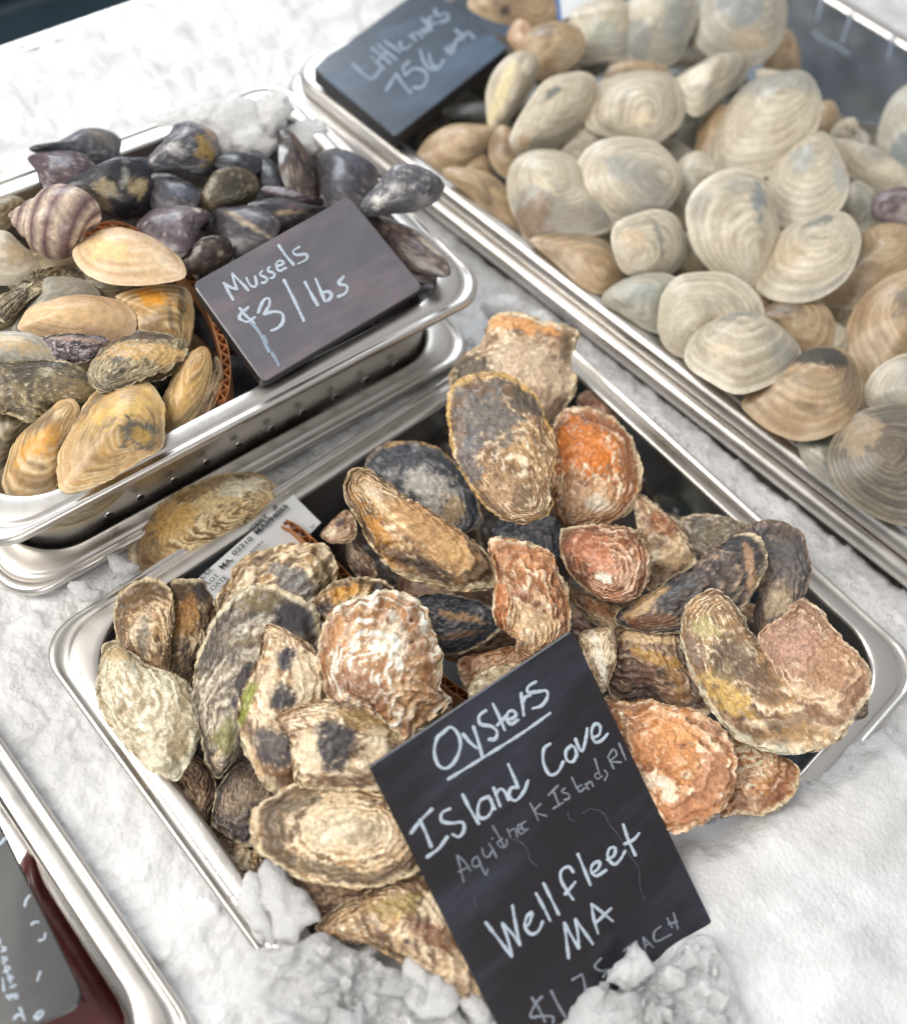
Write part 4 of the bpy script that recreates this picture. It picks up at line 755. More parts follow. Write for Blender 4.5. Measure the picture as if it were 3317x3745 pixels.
O('dark hollow-looking oyster with ochre lined edge, right of the board top', 'D', '850,565 900,540 980,545 1070,552 1100,620 1120,700 1160,800 1060,812 960,780 900,790 832,750 842,650', (880, 560), 1.6, 'brown', [((950, 570), 110, 18, 6, (226, 200, 160), .8), ((980, 640), 90, 22, 20, (190, 150, 80), .75), ((920, 690), 60, 50, 20, (96, 64, 52), .8), ((1040, 700), 22, 80, -20, (170, 130, 80), .6)], opt=dict(dark=.6, lam=8, amp=.002))
O('orange-brown oyster fragment under the rippled one, left of the board top', 'D', '345,640 430,618 500,600 545,620 540,660 450,690 380,742 348,705', (520, 620), .7, 'orange', opt=dict(dark=.6, light=.2))
O('oyster showing only its scalloped cream rim behind the board top edge', 'D', '375,750 400,700 450,668 520,655 600,640 640,680 560,800 430,850', (600, 800), 2.4, 'cream', [((500, 720), 90, 40, -25, (170, 140, 104), .7)], opt=dict(dark=.3, ruffle=.001, rag=.06))
O('ochre oyster wedge right of the white ruffled one, frilled grey edge', 'C', '1590,830 1640,850 1650,880 1630,960 1560,1030 1500,1050 1540,960', (1560, 1020), 3.2, 'ochre', opt=dict(dark=.4))
O('small pale oyster tip wedged at the right corner of the pan, touching the ice', 'D', '1620,760 1670,740 1680,790 1670,830 1610,830', (1620, 820), 2.2, 'grey', opt=dict(dark=.3))
# oysters at the bottom of the heap, coloured darker for the gap shade
rb = random.Random(8)
bed = [(-.17, .05), (-.17, .11), (-.175, .17), (-.17, .23), (-.17, .285), (-.115, .05), (-.11, .115), (-.11, .18), (-.115, .24), (-.11, .295), (-.055, .06), (-.05, .12), (-.05, .19), (-.055, .25), (-.05, .295), (.0, .09), (.005, .15), (.01, .21), (.01, .27), (.0, .295)]
def topx(p):
    v = (np.asarray(p) - CAM) @ ROT; return np.array([CX + FPX * v[0] / -v[2], CY - FPX * v[1] / -v[2]])
def blob(x, y, z, r, k, rnd):
    a0 = rnd.random() * 6.28; el = 1 + k * rnd.random(); out = []
    for i in range(9):
        a = i / 9 * 6.283; rr = r * (1 + .12 * (rnd.random() - .5)); u, v = rr * el * math.cos(a), rr / el * math.sin(a)
        out.append(tuple(topx((x + u * math.cos(a0) - v * math.sin(a0), y + u * math.sin(a0) + v * math.cos(a0), z))))
    return out
T['N'] = (0, 0, 1.0)
_fi = [0]; UNSEEN = {2,5,7,12,17,24,29,38,43,46,47,53,54,65,68,74,75,77,78,82,84,86,88,90,91,92,97,98,99,100,101,103,104,107,109,111,113,114,119,120,121,124,127,128,129,130,132,133,134,136,138,141,142,143,144,145,146,147,148,149,150,151,152,153,154,155,156,157,158,159,160,162,163,164,165,166,167,168,169,170,171,172,173,174,175,176,177,178,179,180,181,182,183,184,185,186,188,189,190,191,192,193,194,195,196,197,198,199,200,201,202,203,204,206,207,208,209,210,211,212,213,214,215,216,217,218,219}      # filling shells that nothing of the photograph shows
def fill(*a, **k):
    _fi[0] += 1
    if _fi[0] in UNSEEN: _seed[0] += 7; return
    shell(*a, **k)
for i, (x, y) in enumerate(bed):
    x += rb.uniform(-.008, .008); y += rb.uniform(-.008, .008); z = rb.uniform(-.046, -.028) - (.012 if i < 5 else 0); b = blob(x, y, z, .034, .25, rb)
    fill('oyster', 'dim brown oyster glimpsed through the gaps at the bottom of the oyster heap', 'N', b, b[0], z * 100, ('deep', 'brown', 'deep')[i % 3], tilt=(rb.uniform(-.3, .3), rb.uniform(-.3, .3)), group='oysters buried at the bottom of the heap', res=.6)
# ------------------------------------------------------------------ large clams in the mussel pan and the snail
def C(label, tile, poly, um, z, style='clam', pat=(), **kw): return shell('clam', label, tile, poly, um, z, style, pat, **kw)
def CR_(label, tile, poly, um, z, style='gold', pat=(), **kw):      # large clams with rough, flaking skin
    o_ = dict(lam=17, amp=.0005, rag=.015, dark=.35, light=.55, rgh=.45); o_.update(kw.pop('opt', {})); o_['amp'] = .0005; kw.setdefault('H', .24)
    return shell('oyster', label, tile, poly, um, z, style, pat, name='clam', cat='clam', opt=o_, **kw)
C('amber clam in the front left corner of the mussel pan, dark shaded right side', 'A', '20,1560 60,1450 130,1380 220,1310 275,1310 288,1380 252,1480 232,1560 200,1640 130,1676 50,1662 15,1610', (262, 1325), 4.6, 'gold', [((150, 1480), 90, 36, -35, (226, 164, 62), .8), ((150, 1600), 70, 26, -20, (110, 84, 60), .5)], opt=dict(lam=18, dark=.4, light=.4, rag=.03, amp=.0009), tilt=(-.25, 0))
C('largest yellow clam with a dark blue beak patch at the front of the mussel pan', 'A', '222,1560 232,1480 282,1380 342,1280 422,1225 500,1213 570,1248 607,1320 602,1400 580,1470 500,1530 400,1590 300,1626 240,1622', (555, 1440), 5.4, 'gold', [((480, 1370), 120, 80, -40, (232, 196, 120), .8), ((525, 1440), 60, 62, 0, (70, 76, 78), .85), ((545, 1450), 34, 26, -30, (196, 160, 80), .7), ((370, 1310), 26, 130, 38, (104, 100, 94), .6), ((300, 1530), 60, 80, 30, (206, 176, 138), .6)], opt=dict(lam=17, dark=.3, light=.6, rag=.03, amp=.0009), tilt=(-0.2, 0.25))
C('tan upright clam wedged between the yellow clam and the cardboard', 'A', '610,1440 598,1330 640,1220 700,1130 762,1108 788,1160 782,1230 750,1320 690,1400 640,1452', (760, 1115), 4.7, 'gold', [((680, 1300), 40, 110, 30, (216, 176, 104), .7), ((640, 1400), 30, 40, 0, (130, 104, 72), .6)], opt=dict(lam=14, dark=.3, rag=.03, amp=.0009))
C('narrow dark clam seen edge-on between the tan upright clam and the cardboard', 'A', '700,1400 765,1325 800,1220 800,1140 826,1165 834,1235 806,1310 745,1385', (812, 1150), 4.3, 'clambrown', opt=dict(lam=12, dark=.7, rag=.03, amp=.0009), tilt=(.3, 0))
CR_('gaping tan clam with dark inside lip, above the largest yellow one', 'A', '335,1185 385,1105 470,1050 560,1034 642,1045 692,1082 690,1130 620,1180 500,1228 420,1243 370,1232', (400, 1235), 5.9, 'olive', [((540, 1140), 140, 50, -15, (200, 164, 108), .85), ((500, 1070), 150, 24, -12, (70, 56, 50), .75)], opt=dict(lam=12, dark=.3, light=.5, rag=.02), tilt=(0, 0.6), gap=.007)
CR_('broad muddy olive-brown clam at the left edge of the photo', 'A', '-70,1190 0,1150 60,1140 160,1140 250,1150 320,1190 372,1250 352,1295 280,1312 200,1312 120,1372 40,1342 -70,1332', (330, 1280), 5.6, 'olive', [((180, 1190), 30, 24, 0, (176, 164, 140), .7), ((300, 1260), 60, 40, 10, (150, 128, 92), .6)], opt=dict(lam=12, dark=.6, light=.25, rag=.03))
C('half-round grey clam resting on the muddy olive one at the left edge', 'A', '-120,1110 -60,1050 0,1038 80,1038 150,1058 197,1110 195,1155 60,1150 0,1158 -100,1160', (60, 1148), 6.3, 'clamgrey', [((80, 1090), 110, 30, 8, (206, 178, 130), .7)], opt=dict(lam=14, rag=.01))
C('wide flat peach clam under the grey oval one at left', 'A', '80,1010 150,940 250,905 350,903 450,925 502,980 492,1050 440,1090 350,1090 200,1060 100,1035', (130, 960), 5.6, 'peach', [((300, 980), 150, 50, -5, (230, 196, 146), .6)], opt=dict(lam=18, dark=.2, light=.6, rag=.01))
C('grey oval clam partly covered by the wide flat peach one', 'A', '60,1010 120,920 160,860 230,835 300,840 350,870 372,910 300,960 200,990 80,1030', (180, 850), 5.3, 'clamgrey', opt=dict(lam=14, rag=.01))
CR_('dark broken purple clam edge below the wide flat peach clam', 'A', '150,1062 250,1045 340,1050 392,1062 402,1092 335,1142 250,1152 190,1122', (380, 1070), 6.0, 'purple', [((280, 1070), 110, 12, 0, (170, 146, 128), .7)], opt=dict(lam=9, dark=.5, rag=.05))
C('orange and black lined clam against the curved cardboard', 'A', '440,905 540,870 640,860 700,882 722,950 716,1040 690,1090 620,1060 520,1030 500,960', (660, 1080), 5.3, 'gold', [((580, 920), 90, 34, 20, (232, 160, 40), .85), ((680, 960), 14, 90, 0, K, .7), ((640, 980), 12, 80, -8, K, .5), ((560, 1010), 50, 28, 10, (160, 138, 112), .6)], opt=dict(lam=12, dark=.4, rag=.03, amp=.0009))
C('smooth peach surf clam lying flat on top of the others', 'A', '280,742 320,692 400,660 500,664 580,690 650,740 685,790 680,832 600,852 500,860 400,850 320,810', (450, 670), 6.8, 'peach', [((400, 760), 80, 40, 20, (240, 216, 150), .6), ((620, 790), 60, 30, 25, (250, 232, 206), .6)], opt=dict(lam=20, dark=.1, light=.6, amp=.00015), H=.2, tilt=(0, 0.5))
C('beige clam at the left edge below the striped snail', 'A', '-60,690 20,665 70,700 130,760 152,805 100,850 0,860 -60,850', (0, 690), 5.8, 'clam', [((60, 760), 60, 30, 30, (190, 160, 116), .5)], opt=dict(lam=12, dark=.5))
CR_('grey-green thin-lipped clam lying between the surf clam and the oval one', 'A', '-10,930 60,870 120,820 200,795 290,795 335,840 260,875 150,870 90,940 20,990', (60, 950), 5.5, 'olive', [((160, 860), 120, 16, -25, (90, 78, 58), .7)], opt=dict(lam=10, light=.5, rag=.02), gap=.004, tilt=(0, .6))
C('olive clam rim at the left edge between the half-round and oval clams', 'A', '-80,960 0,900 60,890 110,920 60,1000 0,1030 -80,1030', (-20, 960), 5.0, 'olive', opt=dict(lam=12, dark=.5))
C('small dark clam pressed under the right end of the peach surf clam', 'A', '330,840 420,845 520,870 600,860 660,850 560,900 440,915 370,890', (360, 860), 5.0, 'olive', opt=dict(lam=12, dark=.7))
C('murky clam in the shadow above the amber clam', 'A', '-60,1320 60,1335 150,1350 160,1400 90,1440 0,1520 -60,1500', (100, 1350), 4.2, 'olive', opt=dict(lam=12, dark=.8, light=.1))
C('pinched clam edge at the left under the half-round grey clam', 'A', '-60,560 0,535 60,530 90,560 40,640 0,660 -60,650', (20, 560), 5.2, 'olive', opt=dict(lam=10, dark=.4))
CR_('lone yellow-brown clam lying in the ice between the mussel and oyster pans', 'F', '262,1100 280,1050 330,1000 395,966 460,948 515,952 545,985 530,1040 480,1085 410,1120 340,1140 280,1135', (520, 1010), -.4, 'gold', [((440, 1000), 90, 34, -32, (232, 208, 160), .8), ((345, 1040), 70, 34, -40, (210, 168, 92), .8), ((490, 975), 50, 26, -20, (236, 226, 204), .85), ((285, 1095), 30, 40, 0, (140, 112, 80), .6), ((400, 985), 60, 14, -35, (150, 120, 80), .6)], opt=dict(dark=.2, light=.8), H=.3)
# striped snail: a coiled tube that grows from the spire to the mouth
def snail(label, tile, body, spire, rad, z, palette=((206, 186, 166), (104, 74, 80)), turns=3.2):
    c0 = onz(px(tile, body), z / 100)[0]; c1 = onz(px(tile, spire), z / 100)[0]; ax = nrm(c1 - c0)
    k = T[tile][2] / (3364.6 / np.linalg.norm(CAM - c0)); R = rad * k; V = []; cl = []
    w = nrm(CAM - c0); w = nrm(w - ax * (w @ ax)); s = np.cross(ax, w); n = 130; m = 22; A = lin(palette[0]); Bc = lin(palette[1])
    for i in range(n):
        u = i / (n - 1); th = 2 * math.pi * turns * u; gr = math.exp(-1.9 * (1 - u)); rr = R * .56 * gr
        cen = c0 + ax * R * (1.55 * (1 - gr) - .15) ; rad_ = R * .46 * gr; d = w * math.cos(th) + s * math.sin(th)
        for j in range(m):
            a = 2 * math.pi * j / m; V.append(cen + d * (rad_ + rr * math.cos(a)) + ax * rr * 1.35 * math.sin(a))
            st = .5 + .5 * math.sin(9 * a + 2 * u); cl.append(A * (1 - ss(.35, .7, st)) + Bc * ss(.35, .7, st))
    V = np.array(V); cl = np.array(cl) * (.75 + .5 * fbm(V, 300, 3, 3))[:, None]
    t = empty('sea_snail', c0 - np.array([0, 0, R]), label, 'snail'); mesh('coiled_shell', V, gridfaces(n, m), M_MU, t, col=np.clip(cl, 0, 1))
    e_ = V[-m:]; mesh('operculum', np.vstack([e_, [e_.mean(0)]]), [(i, (i + 1) % m, m) for i in range(m)], M_CARD, t)
    return t
snail('purple and cream striped round sea snail on top of the clams at left', 'A', (240, 645), (60, 610), 140, 6.9)
# ------------------------------------------------------------------ mussels
_mi = [0]
def Mu(label, tile, poly, um, z, style='mussel', pat=(), **kw):
    _mi[0] += 1; kw.setdefault('tilt', ((-.35, .45), (.4, .3), (0, .7), (.2, -.5))[_mi[0] % 4])
    return shell('mussel', label, tile, poly, um, z, style, pat, opt=kw.pop('opt', dict(lam=10, amp=.0002, stain=.6)), **kw)
Mu('grey-brown rounded shell highest at the back left of the mussels', 'A', '150,345 230,322 300,285 370,280 430,310 446,370 430,415 350,405 250,370 170,365', (165, 350), 5.6, 'musselgrey', [((370, 320), 60, 30, 10, (150, 138, 126), .6)])
Mu('dark purple mussel with a pale streak, back left, in front of the rounded one', 'A', '140,430 160,382 240,355 320,382 352,430 315,490 220,502 150,490', (150, 400), 6.2, 'purple', [((240, 370), 80, 12, -3, (190, 200, 220), .8), ((220, 460), 80, 18, 5, (110, 90, 84), .5)])  # pale streak along the top is a painted highlight
Mu('black mussel blotched with cream, left of the pale-tipped one', 'A', '280,482 330,420 400,393 480,400 540,440 562,520 542,590 470,612 380,590 300,545', (300, 500), 6.4, 'black', [((515, 490), 36, 34, 20, (214, 194, 150), .9), ((400, 500), 44, 26, 30, (190, 176, 140), .8), ((465, 450), 12, 36, 20, (180, 180, 172), .8), ((360, 540), 60, 20, 30, (150, 132, 104), .6)], opt=dict(lam=10, worn=.6))
Mu('blue-black mussel with a white highlight painted near its tip', 'A', '555,480 620,447 700,468 742,520 700,590 620,600 565,560', (600, 470), 6.0, 'mussel', [((625, 468), 60, 22, 0, (206, 210, 214), .9, .4), ((680, 540), 60, 30, -20, (80, 92, 116), .5)])  # white patch is a highlight put into the shell colour
Mu('barnacle-crusted grey mussel with an orange lump, at the back centre', 'A', '590,345 650,272 720,268 800,318 812,400 775,445 650,432 592,402', (600, 390), 6.4, 'musselgrey', [((745, 395), 44, 38, 0, (214, 176, 100), .9), ((765, 335), 34, 24, 20, (220, 164, 120), .9), ((640, 400), 40, 16, 0, (236, 234, 232), .9), ((650, 340), 44, 18, -20, (176, 176, 186), .8), ((690, 290), 30, 18, 0, (170, 166, 180), .8)], opt=dict(lam=8, amp=.0012, rag=.08, worn=.8), H=.5)
Mu('glossy black mussel right of the barnacled one', 'A', '808,395 860,360 930,368 975,395 950,445 900,452 835,445', (830, 400), 6.2, 'black', [((905, 380), 30, 14, 20, (170, 166, 172), .8)])
Mu('rounded dark olive mussel in the centre of the pile', 'A', '750,505 795,445 880,428 942,460 955,520 905,570 800,590 752,560', (780, 560), 6.1, 'olive', [((850, 500), 80, 60, 0, (70, 66, 62), .7)], opt=dict(lam=9, worn=.3))
Mu('black mussel behind the rounded olive one', 'A', '925,375 1000,380 1045,440 1038,505 985,510 945,460', (960, 380), 5.7, 'black')
Mu('tall brown and black mussel standing near the back wall', 'A', '1035,345 1075,300 1120,310 1165,380 1185,445 1182,530 1120,530 1060,470', (1070, 320), 6.0, 'musselbrown', [((1045, 380), 18, 34, 0, (226, 230, 236), .85), ((1110, 360), 20, 60, -30, (120, 92, 72), .6)])
Mu('broad smoky blue mussel leaning on the back right wall', 'A', '1195,440 1240,372 1320,358 1392,400 1405,480 1375,565 1290,575 1220,535', (1230, 400), 6.1, 'mussel', [((1300, 430), 60, 60, 0, (104, 106, 118), .7)])
Mu('grey mussel speckled white, perched over the pan rim', 'A', '1375,545 1402,480 1470,420 1540,418 1620,460 1642,510 1595,565 1480,602 1400,602', (1395, 560), 7.2, 'musselgrey', [((1410, 540), 30, 24, -30, (236, 232, 226), .9), ((1470, 490), 30, 18, 0, (200, 198, 196), .7), ((1580, 540), 30, 18, 0, (170, 168, 166), .7)], opt=dict(lam=9, worn=.9), H=.34)
Mu('dark mussel fringed with cream, right of the Mussels board', 'A', '1385,622 1450,608 1530,640 1600,700 1657,770 1652,815 1560,805 1480,765 1425,705', (1400, 630), 5.6, 'musselbrown', [((1610, 720), 20, 80, -42, (226, 214, 200), .85), ((1500, 640), 90, 16, 25, (150, 128, 120), .7), ((1500, 720), 90, 30, 35, (64, 40, 46), .7)])
Mu('second cream-edged mussel just below the fringed one beside the board', 'A', '1470,780 1560,800 1655,800 1650,850 1560,850 1500,830', (1480, 790), 5.0, 'musselbrown', [((1590, 805), 80, 8, 0, (206, 190, 160), .8)])
Mu('purple mussel with a grey-white face, right of the snail', 'A', '528,632 580,580 650,560 712,570 755,610 742,680 692,732 620,712 560,672', (745, 610), 6.4, 'purple', [((690, 620), 50, 50, 0, (150, 136, 138), .75, .6), ((735, 610), 14, 20, 20, (226, 220, 210), .9)])
Mu('small dark mussel with bronze glints against the Mussels board', 'A', '688,765 730,702 800,680 850,700 855,770 800,822 720,832 690,805', (700, 780), 6.0, 'musselbrown', [((820, 740), 10, 8, 0, (236, 226, 200), .9)])
Mu('striped bronze-black mussel touching the top edge of the Mussels board', 'A', '785,620 870,580 960,562 1035,620 1000,690 900,740 840,730', (830, 600), 5.8, 'mussel', [((900, 640), 110, 10, 35, (150, 124, 92), .8), ((950, 670), 60, 10, 30, (206, 190, 160), .6)])
Mu('long dark mussel lying along the top edge of the Mussels board', 'A', '945,560 1050,538 1150,560 1215,590 1130,650 1030,660 980,620', (1200, 590), 5.6, 'mussel', [((1060, 610), 80, 10, -20, (196, 170, 140), .7), ((1100, 600), 50, 8, 10, (150, 110, 110), .6)])
Mu('blue-white mussel end sticking out below the fringed ones', 'A', '1560,860 1600,845 1645,855 1645,900 1600,935 1570,910', (1630, 860), 4.6, 'musselgrey', [((1610, 880), 24, 20, 0, (176, 174, 196), .8)])
Mu('thin white-edged mussel between the tall brown one and the long dark one', 'A', '995,505 1060,490 1140,515 1200,545 1150,575 1060,560 1005,540', (1010, 510), 5.5, 'purple', [((1060, 510), 70, 12, 15, (190, 184, 196), .8)])
Mu('dull black mussel between the white-tipped and the purple ones', 'A', '560,560 640,545 720,560 780,600 760,650 700,640 620,600', (570, 570), 5.3, 'black')
Mu('dark mussel low behind the blotched one at the back', 'A', '440,400 520,385 590,400 620,450 560,490 500,460', (460, 400), 5.1, 'mussel', [((560, 430), 40, 20, 0, (70, 90, 120), .6)])
for i, (u, v) in enumerate([(.03, .02), (.055, .06), (.0, .06), (.02, .10), (-.03, .09), (.06, .10), (-.06, .12), (.0, .13), (.05, .125), (-.05, .06), (.056, -.005), (.052, .03), (.058, -.03)]):  # last three added to stand in for shade beside the cardboard
    x = MC[0] + u; y = MC[1] + v - .01; z = .018 + rb.uniform(0, .008); b = blob(x, y, z, .026, .3, rb)
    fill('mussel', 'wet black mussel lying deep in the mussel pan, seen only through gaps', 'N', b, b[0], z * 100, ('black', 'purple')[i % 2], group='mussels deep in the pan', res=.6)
for i, (u, v) in enumerate([(.06, -.10), (.05, -.06), (.03, -.02), (-.01, -.05), (.0, -.10), (-.05, -.02)]):
    x = MC[0] + u; y = MC[1] + v; z = .020 + rb.uniform(0, .006); b = blob(x, y, z, .030, .2, rb)
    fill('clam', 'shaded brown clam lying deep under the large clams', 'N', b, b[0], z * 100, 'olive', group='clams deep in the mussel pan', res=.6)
# ------------------------------------------------------------------ littleneck clams
HANDLES = 'spotted brown clam|yellow-seamed clam|scarred tilted clam|plump pale clam|white-beaked clam|largest egg-shaped clam|pale flat rim|round pale clam|brown-stained clam|brown rimside clam|narrow brown clam|grey-ringed clam|brown-grey oval clam|ridged blue-striped clam|blue-tinged clam|pointed-oval clam|tan edge clam|round ringed clam|bluish rimside clam|glossy oval clam|brown-beaked clam|dark-capped clam|wide brown clam|pale edge clam|big round clam|grey peeking clam|small snug clam|small tan clam|snub-nosed clam|pale-rimmed clam|dark purple clam|blue-grey tall clam|grey tall clam|hazy beige clam|tilted grey-brown clam|tan arched clam|small dull clam|dim gap clam|pressed tan clam|tall ribbed clam|brown sliver clam|narrow clam edge|thin stacked clam|brown ridged edge|blue-gap clam|greenish dim clam|thin pale sliver|brown mottled clam|pinkish clam corner'.split('|'); NEAR = []
def L(label, poly, um, z, style='clam', pat=(), **kw):
    NEAR.append((px('B', poly).mean(0), HANDLES[len(NEAR)]))
    return shell('clam', label, 'B', poly, um, z, style, pat, **kw)
L('small brown littleneck nearest the Littlenecks board, cream spot on top', '40,555 80,500 150,462 230,460 300,478 302,510 240,570 170,620 90,620 45,590', (290, 480), 2.4, 'clambrown', [((170, 530), 40, 30, 0, (206, 184, 156), .6)])
L('edge-on littleneck showing a pale yellow seam, right of the board', '292,450 285,330 330,240 400,200 455,240 445,310 385,400 315,472', (440, 220), 4.2, 'clam', [((320, 350), 20, 130, 22, (232, 222, 180), .9, .3)], opt=dict(dark=.5), tilt=(.4, -.1))
L('big tilted littleneck with a short dark scar near its top', '370,552 385,470 430,390 490,310 560,283 650,295 667,350 640,440 560,512 440,557', (620, 300), 4.4, 'clam', [((500, 345), 46, 12, -35, (96, 104, 108), .85), ((400, 520), 30, 30, 0, (200, 168, 130), .6)], opt=dict(light=.4), tilt=(0.35, -0.35))
L('plump pale littleneck with bold curved ridges at the centre top', '650,402 680,330 740,290 840,268 930,278 975,330 982,410 950,470 870,512 800,502 700,482 655,452', (850, 500), 4.9, 'clam', [((830, 480), 50, 20, 0, (236, 222, 196), .7)], opt=dict(light=.8, lam=10, amp=.0004, dark=.2), H=.34, tilt=(0, 0.35))
L('littleneck seen from the hinge with a white double beak', '975,292 1040,248 1110,213 1190,203 1227,230 1200,300 1130,352 1050,412 1000,382 985,335', (1000, 330), 5.2, 'clam', [((1020, 330), 40, 40, 0, (238, 230, 214), .7)], H=.36, tilt=(0.3, 0.5))
L('largest smooth littleneck, egg-shaped and tilted, at upper right', '1100,602 1110,500 1150,420 1220,330 1300,290 1400,288 1465,340 1478,420 1440,512 1360,590 1280,632 1150,642', (1410, 300), 5.4, 'clam', [((1200, 330), 40, 30, 0, (146, 152, 148), .5), ((1180, 480), 60, 90, 30, (212, 200, 178), .5)], opt=dict(lam=20, light=.6, dark=.2), tilt=(-0.35, 0.2))
L('pale flat littleneck rim lying over the largest one', '1270,262 1330,258 1400,280 1445,308 1440,330 1360,322 1290,300', (1290, 270), 6.0, 'clam', opt=dict(light=1, dark=0))
L('round pale littleneck facing up in the middle, faint blue smudges', '610,642 640,570 700,525 790,512 880,528 940,580 962,640 945,722 890,782 800,807 720,792 660,742 620,692', (935, 665), 4.6, 'clam', [((750, 640), 34, 60, -30, (148, 154, 154), .6), ((860, 630), 40, 22, 20, (168, 168, 158), .5)], opt=dict(light=.7, dark=.15, lam=18), H=.22)
L('large beige littleneck with a brown stained lower left side', '370,652 400,590 470,563 560,573 620,620 650,700 705,750 722,820 640,852 540,872 440,872 400,800 375,732', (480, 640), 3.4, 'clam', [((440, 790), 70, 70, 30, (140, 112, 86), .75), ((480, 700), 50, 14, 40, (230, 220, 190), .6), ((600, 810), 80, 40, 0, (156, 146, 126), .5)], opt=dict(dark=.4))
L('brown littleneck touching the pan rim left of the stained one', '140,640 220,622 300,648 360,710 402,790 415,865 340,815 240,730', (160, 640), 2.3, 'clambrown', [((320, 720), 60, 20, 40, (206, 184, 140), .5)], opt=dict(dark=.3))
L('narrow brown littleneck standing behind the stained one', '292,570 300,500 340,468 385,510 388,570 375,645 325,625', (340, 475), 2.8, 'clambrown')
L('small littleneck with grey rings below the round pale one', '745,882 760,820 820,790 900,773 962,800 992,870 987,940 930,996 850,1002 780,962', (790, 970), 3.9, 'clam', [((875, 860), 14, 70, -10, (120, 124, 124), .7), ((800, 880), 40, 40, 0, (206, 180, 146), .6)], opt=dict(lam=9, dark=.4, amp=.0003), tilt=(0.35, 0))
L('brown-grey oval littleneck along the pan rim, below the stained one', '455,882 520,860 620,858 700,880 752,940 772,1000 700,1052 620,1032 530,952', (690, 1040), 2.4, 'clambrown', [((620, 900), 80, 20, 10, (130, 124, 112), .6)], opt=dict(light=.3), tilt=(0.2, 0.4))
L('boldly ridged blue-striped littleneck in the centre', '1028,852 1020,760 1060,690 1130,642 1210,633 1282,670 1312,750 1332,850 1302,950 1240,1022 1170,1024 1090,960 1048,905', (1250, 985), 5.0, 'clam', [((1240, 760), 34, 80, 15, (116, 130, 138), .75), ((1180, 700), 50, 30, 0, (160, 166, 164), .5)], opt=dict(lam=10, amp=.0006, light=.7, dark=.2), H=.3, tilt=(0.2, 0))
L('blue-tinged littleneck with fine rings, right of the ridged one', '1305,722 1320,630 1370,550 1440,503 1502,508 1552,570 1582,650 1572,722 1520,790 1440,824 1360,812 1315,772', (1480, 520), 5.2, 'clam', [((1430, 620), 44, 70, 0, (150, 160, 164), .6), ((1560, 650), 18, 70, 0, (170, 180, 184), .5)], opt=dict(lam=14, dark=.35), tilt=(-0.3, 0.3))
L('pointed-oval littleneck with a dark smudge at its beak, lower right of the ridged one', '1275,1022 1290,930 1350,860 1440,810 1560,793 1612,840 1622,900 1590,990 1530,1050 1440,1087 1340,1082 1285,1052', (1535, 815), 5.3, 'clam', [((1480, 840), 60, 26, -10, (110, 116, 118), .7), ((1400, 960), 60, 60, 0, (208, 184, 150), .4)], opt=dict(lam=12, light=.7, amp=.0004), tilt=(-0.3, 0.3))
L('tan littleneck behind the pointed-oval one at the right edge', '1490,1085 1570,1030 1640,950 1640,870 1722,828 1800,850 1834,920 1822,1000 1750,1062 1650,1114 1550,1110', (1800, 860), 4.0, 'clambrown', [((1700, 950), 50, 40, 0, (190, 176, 150), .5)], opt=dict(light=.5), tilt=(-0.2, 0.4))
L('round ringed littleneck resting by the pan rim, second from the bottom of the rim row', '918,1152 930,1080 980,1020 1060,1003 1150,1008 1222,1050 1264,1110 1262,1175 1150,1190 1070,1225 1020,1284 950,1252 920,1202', (985, 1250), 3.7, 'clam', [((1040, 1130), 50, 40, 30, (172, 164, 146), .5)], opt=dict(lam=12, light=.7))
L('bluish littleneck against the rim, above the round ringed one', '718,1092 760,1040 830,1010 910,1003 972,1030 940,1085 920,1150 922,1205 860,1192 780,1142', (740, 1090), 2.9, 'clamgrey', [((840, 1080), 70, 40, -10, (168, 180, 180), .6)], opt=dict(light=.6))
L('oval littleneck with glossy highlights and a blue-grey crown by the rim', '1018,1282 1050,1220 1110,1180 1210,1163 1300,1178 1372,1230 1404,1282 1382,1332 1300,1392 1190,1422 1100,1382 1030,1332', (1170, 1190), 4.4, 'clam', [((1180, 1215), 80, 34, -10, (132, 140, 142), .65), ((1120, 1330), 60, 26, 20, (228, 212, 184), .6)], opt=dict(lam=16), H=.33, tilt=(0.1, 0.6))
L('brown-beaked littleneck behind the glossy oval one', '1268,1165 1340,1110 1430,1098 1502,1120 1534,1180 1524,1250 1480,1292 1400,1282 1340,1205', (1370, 1130), 3.5, 'clambrown', [((1370, 1140), 40, 20, 0, (90, 82, 70), .6), ((1420, 1200), 60, 40, 0, (206, 186, 154), .5)], opt=dict(light=.5))
L('dark-capped littleneck with strong brown ridges, leaning over the rim', '1228,1462 1300,1390 1380,1320 1480,1283 1560,1288 1602,1330 1627,1420 1602,1512 1520,1572 1420,1592 1330,1562 1260,1512', (1490, 1330), 4.2, 'clambrown', [((1480, 1335), 112, 62, 5, (66, 66, 66), .95, .4), ((1420, 1440), 150, 30, 20, (150, 136, 112), .5)], opt=dict(lam=10, amp=.0007, dark=.5, light=.5), H=.36, tilt=(0.05, 0.2))
L('wide brown littleneck cut by the right edge of the photo', '1600,1242 1620,1150 1680,1070 1780,1010 1900,1000 1960,1200 1820,1310 1700,1420 1640,1345', (1850, 1100), 4.4, 'clambrown', [((1800, 1120), 50, 60, 0, (84, 82, 78), .7)], opt=dict(light=.5, lam=12))
L('pale littleneck at the right edge below the wide brown one', '1668,1452 1690,1370 1750,1320 1830,1300 1950,1350 1920,1510 1760,1520', (1850, 1420), 4.9, 'clam', opt=dict(light=.6, lam=11, amp=.0004))
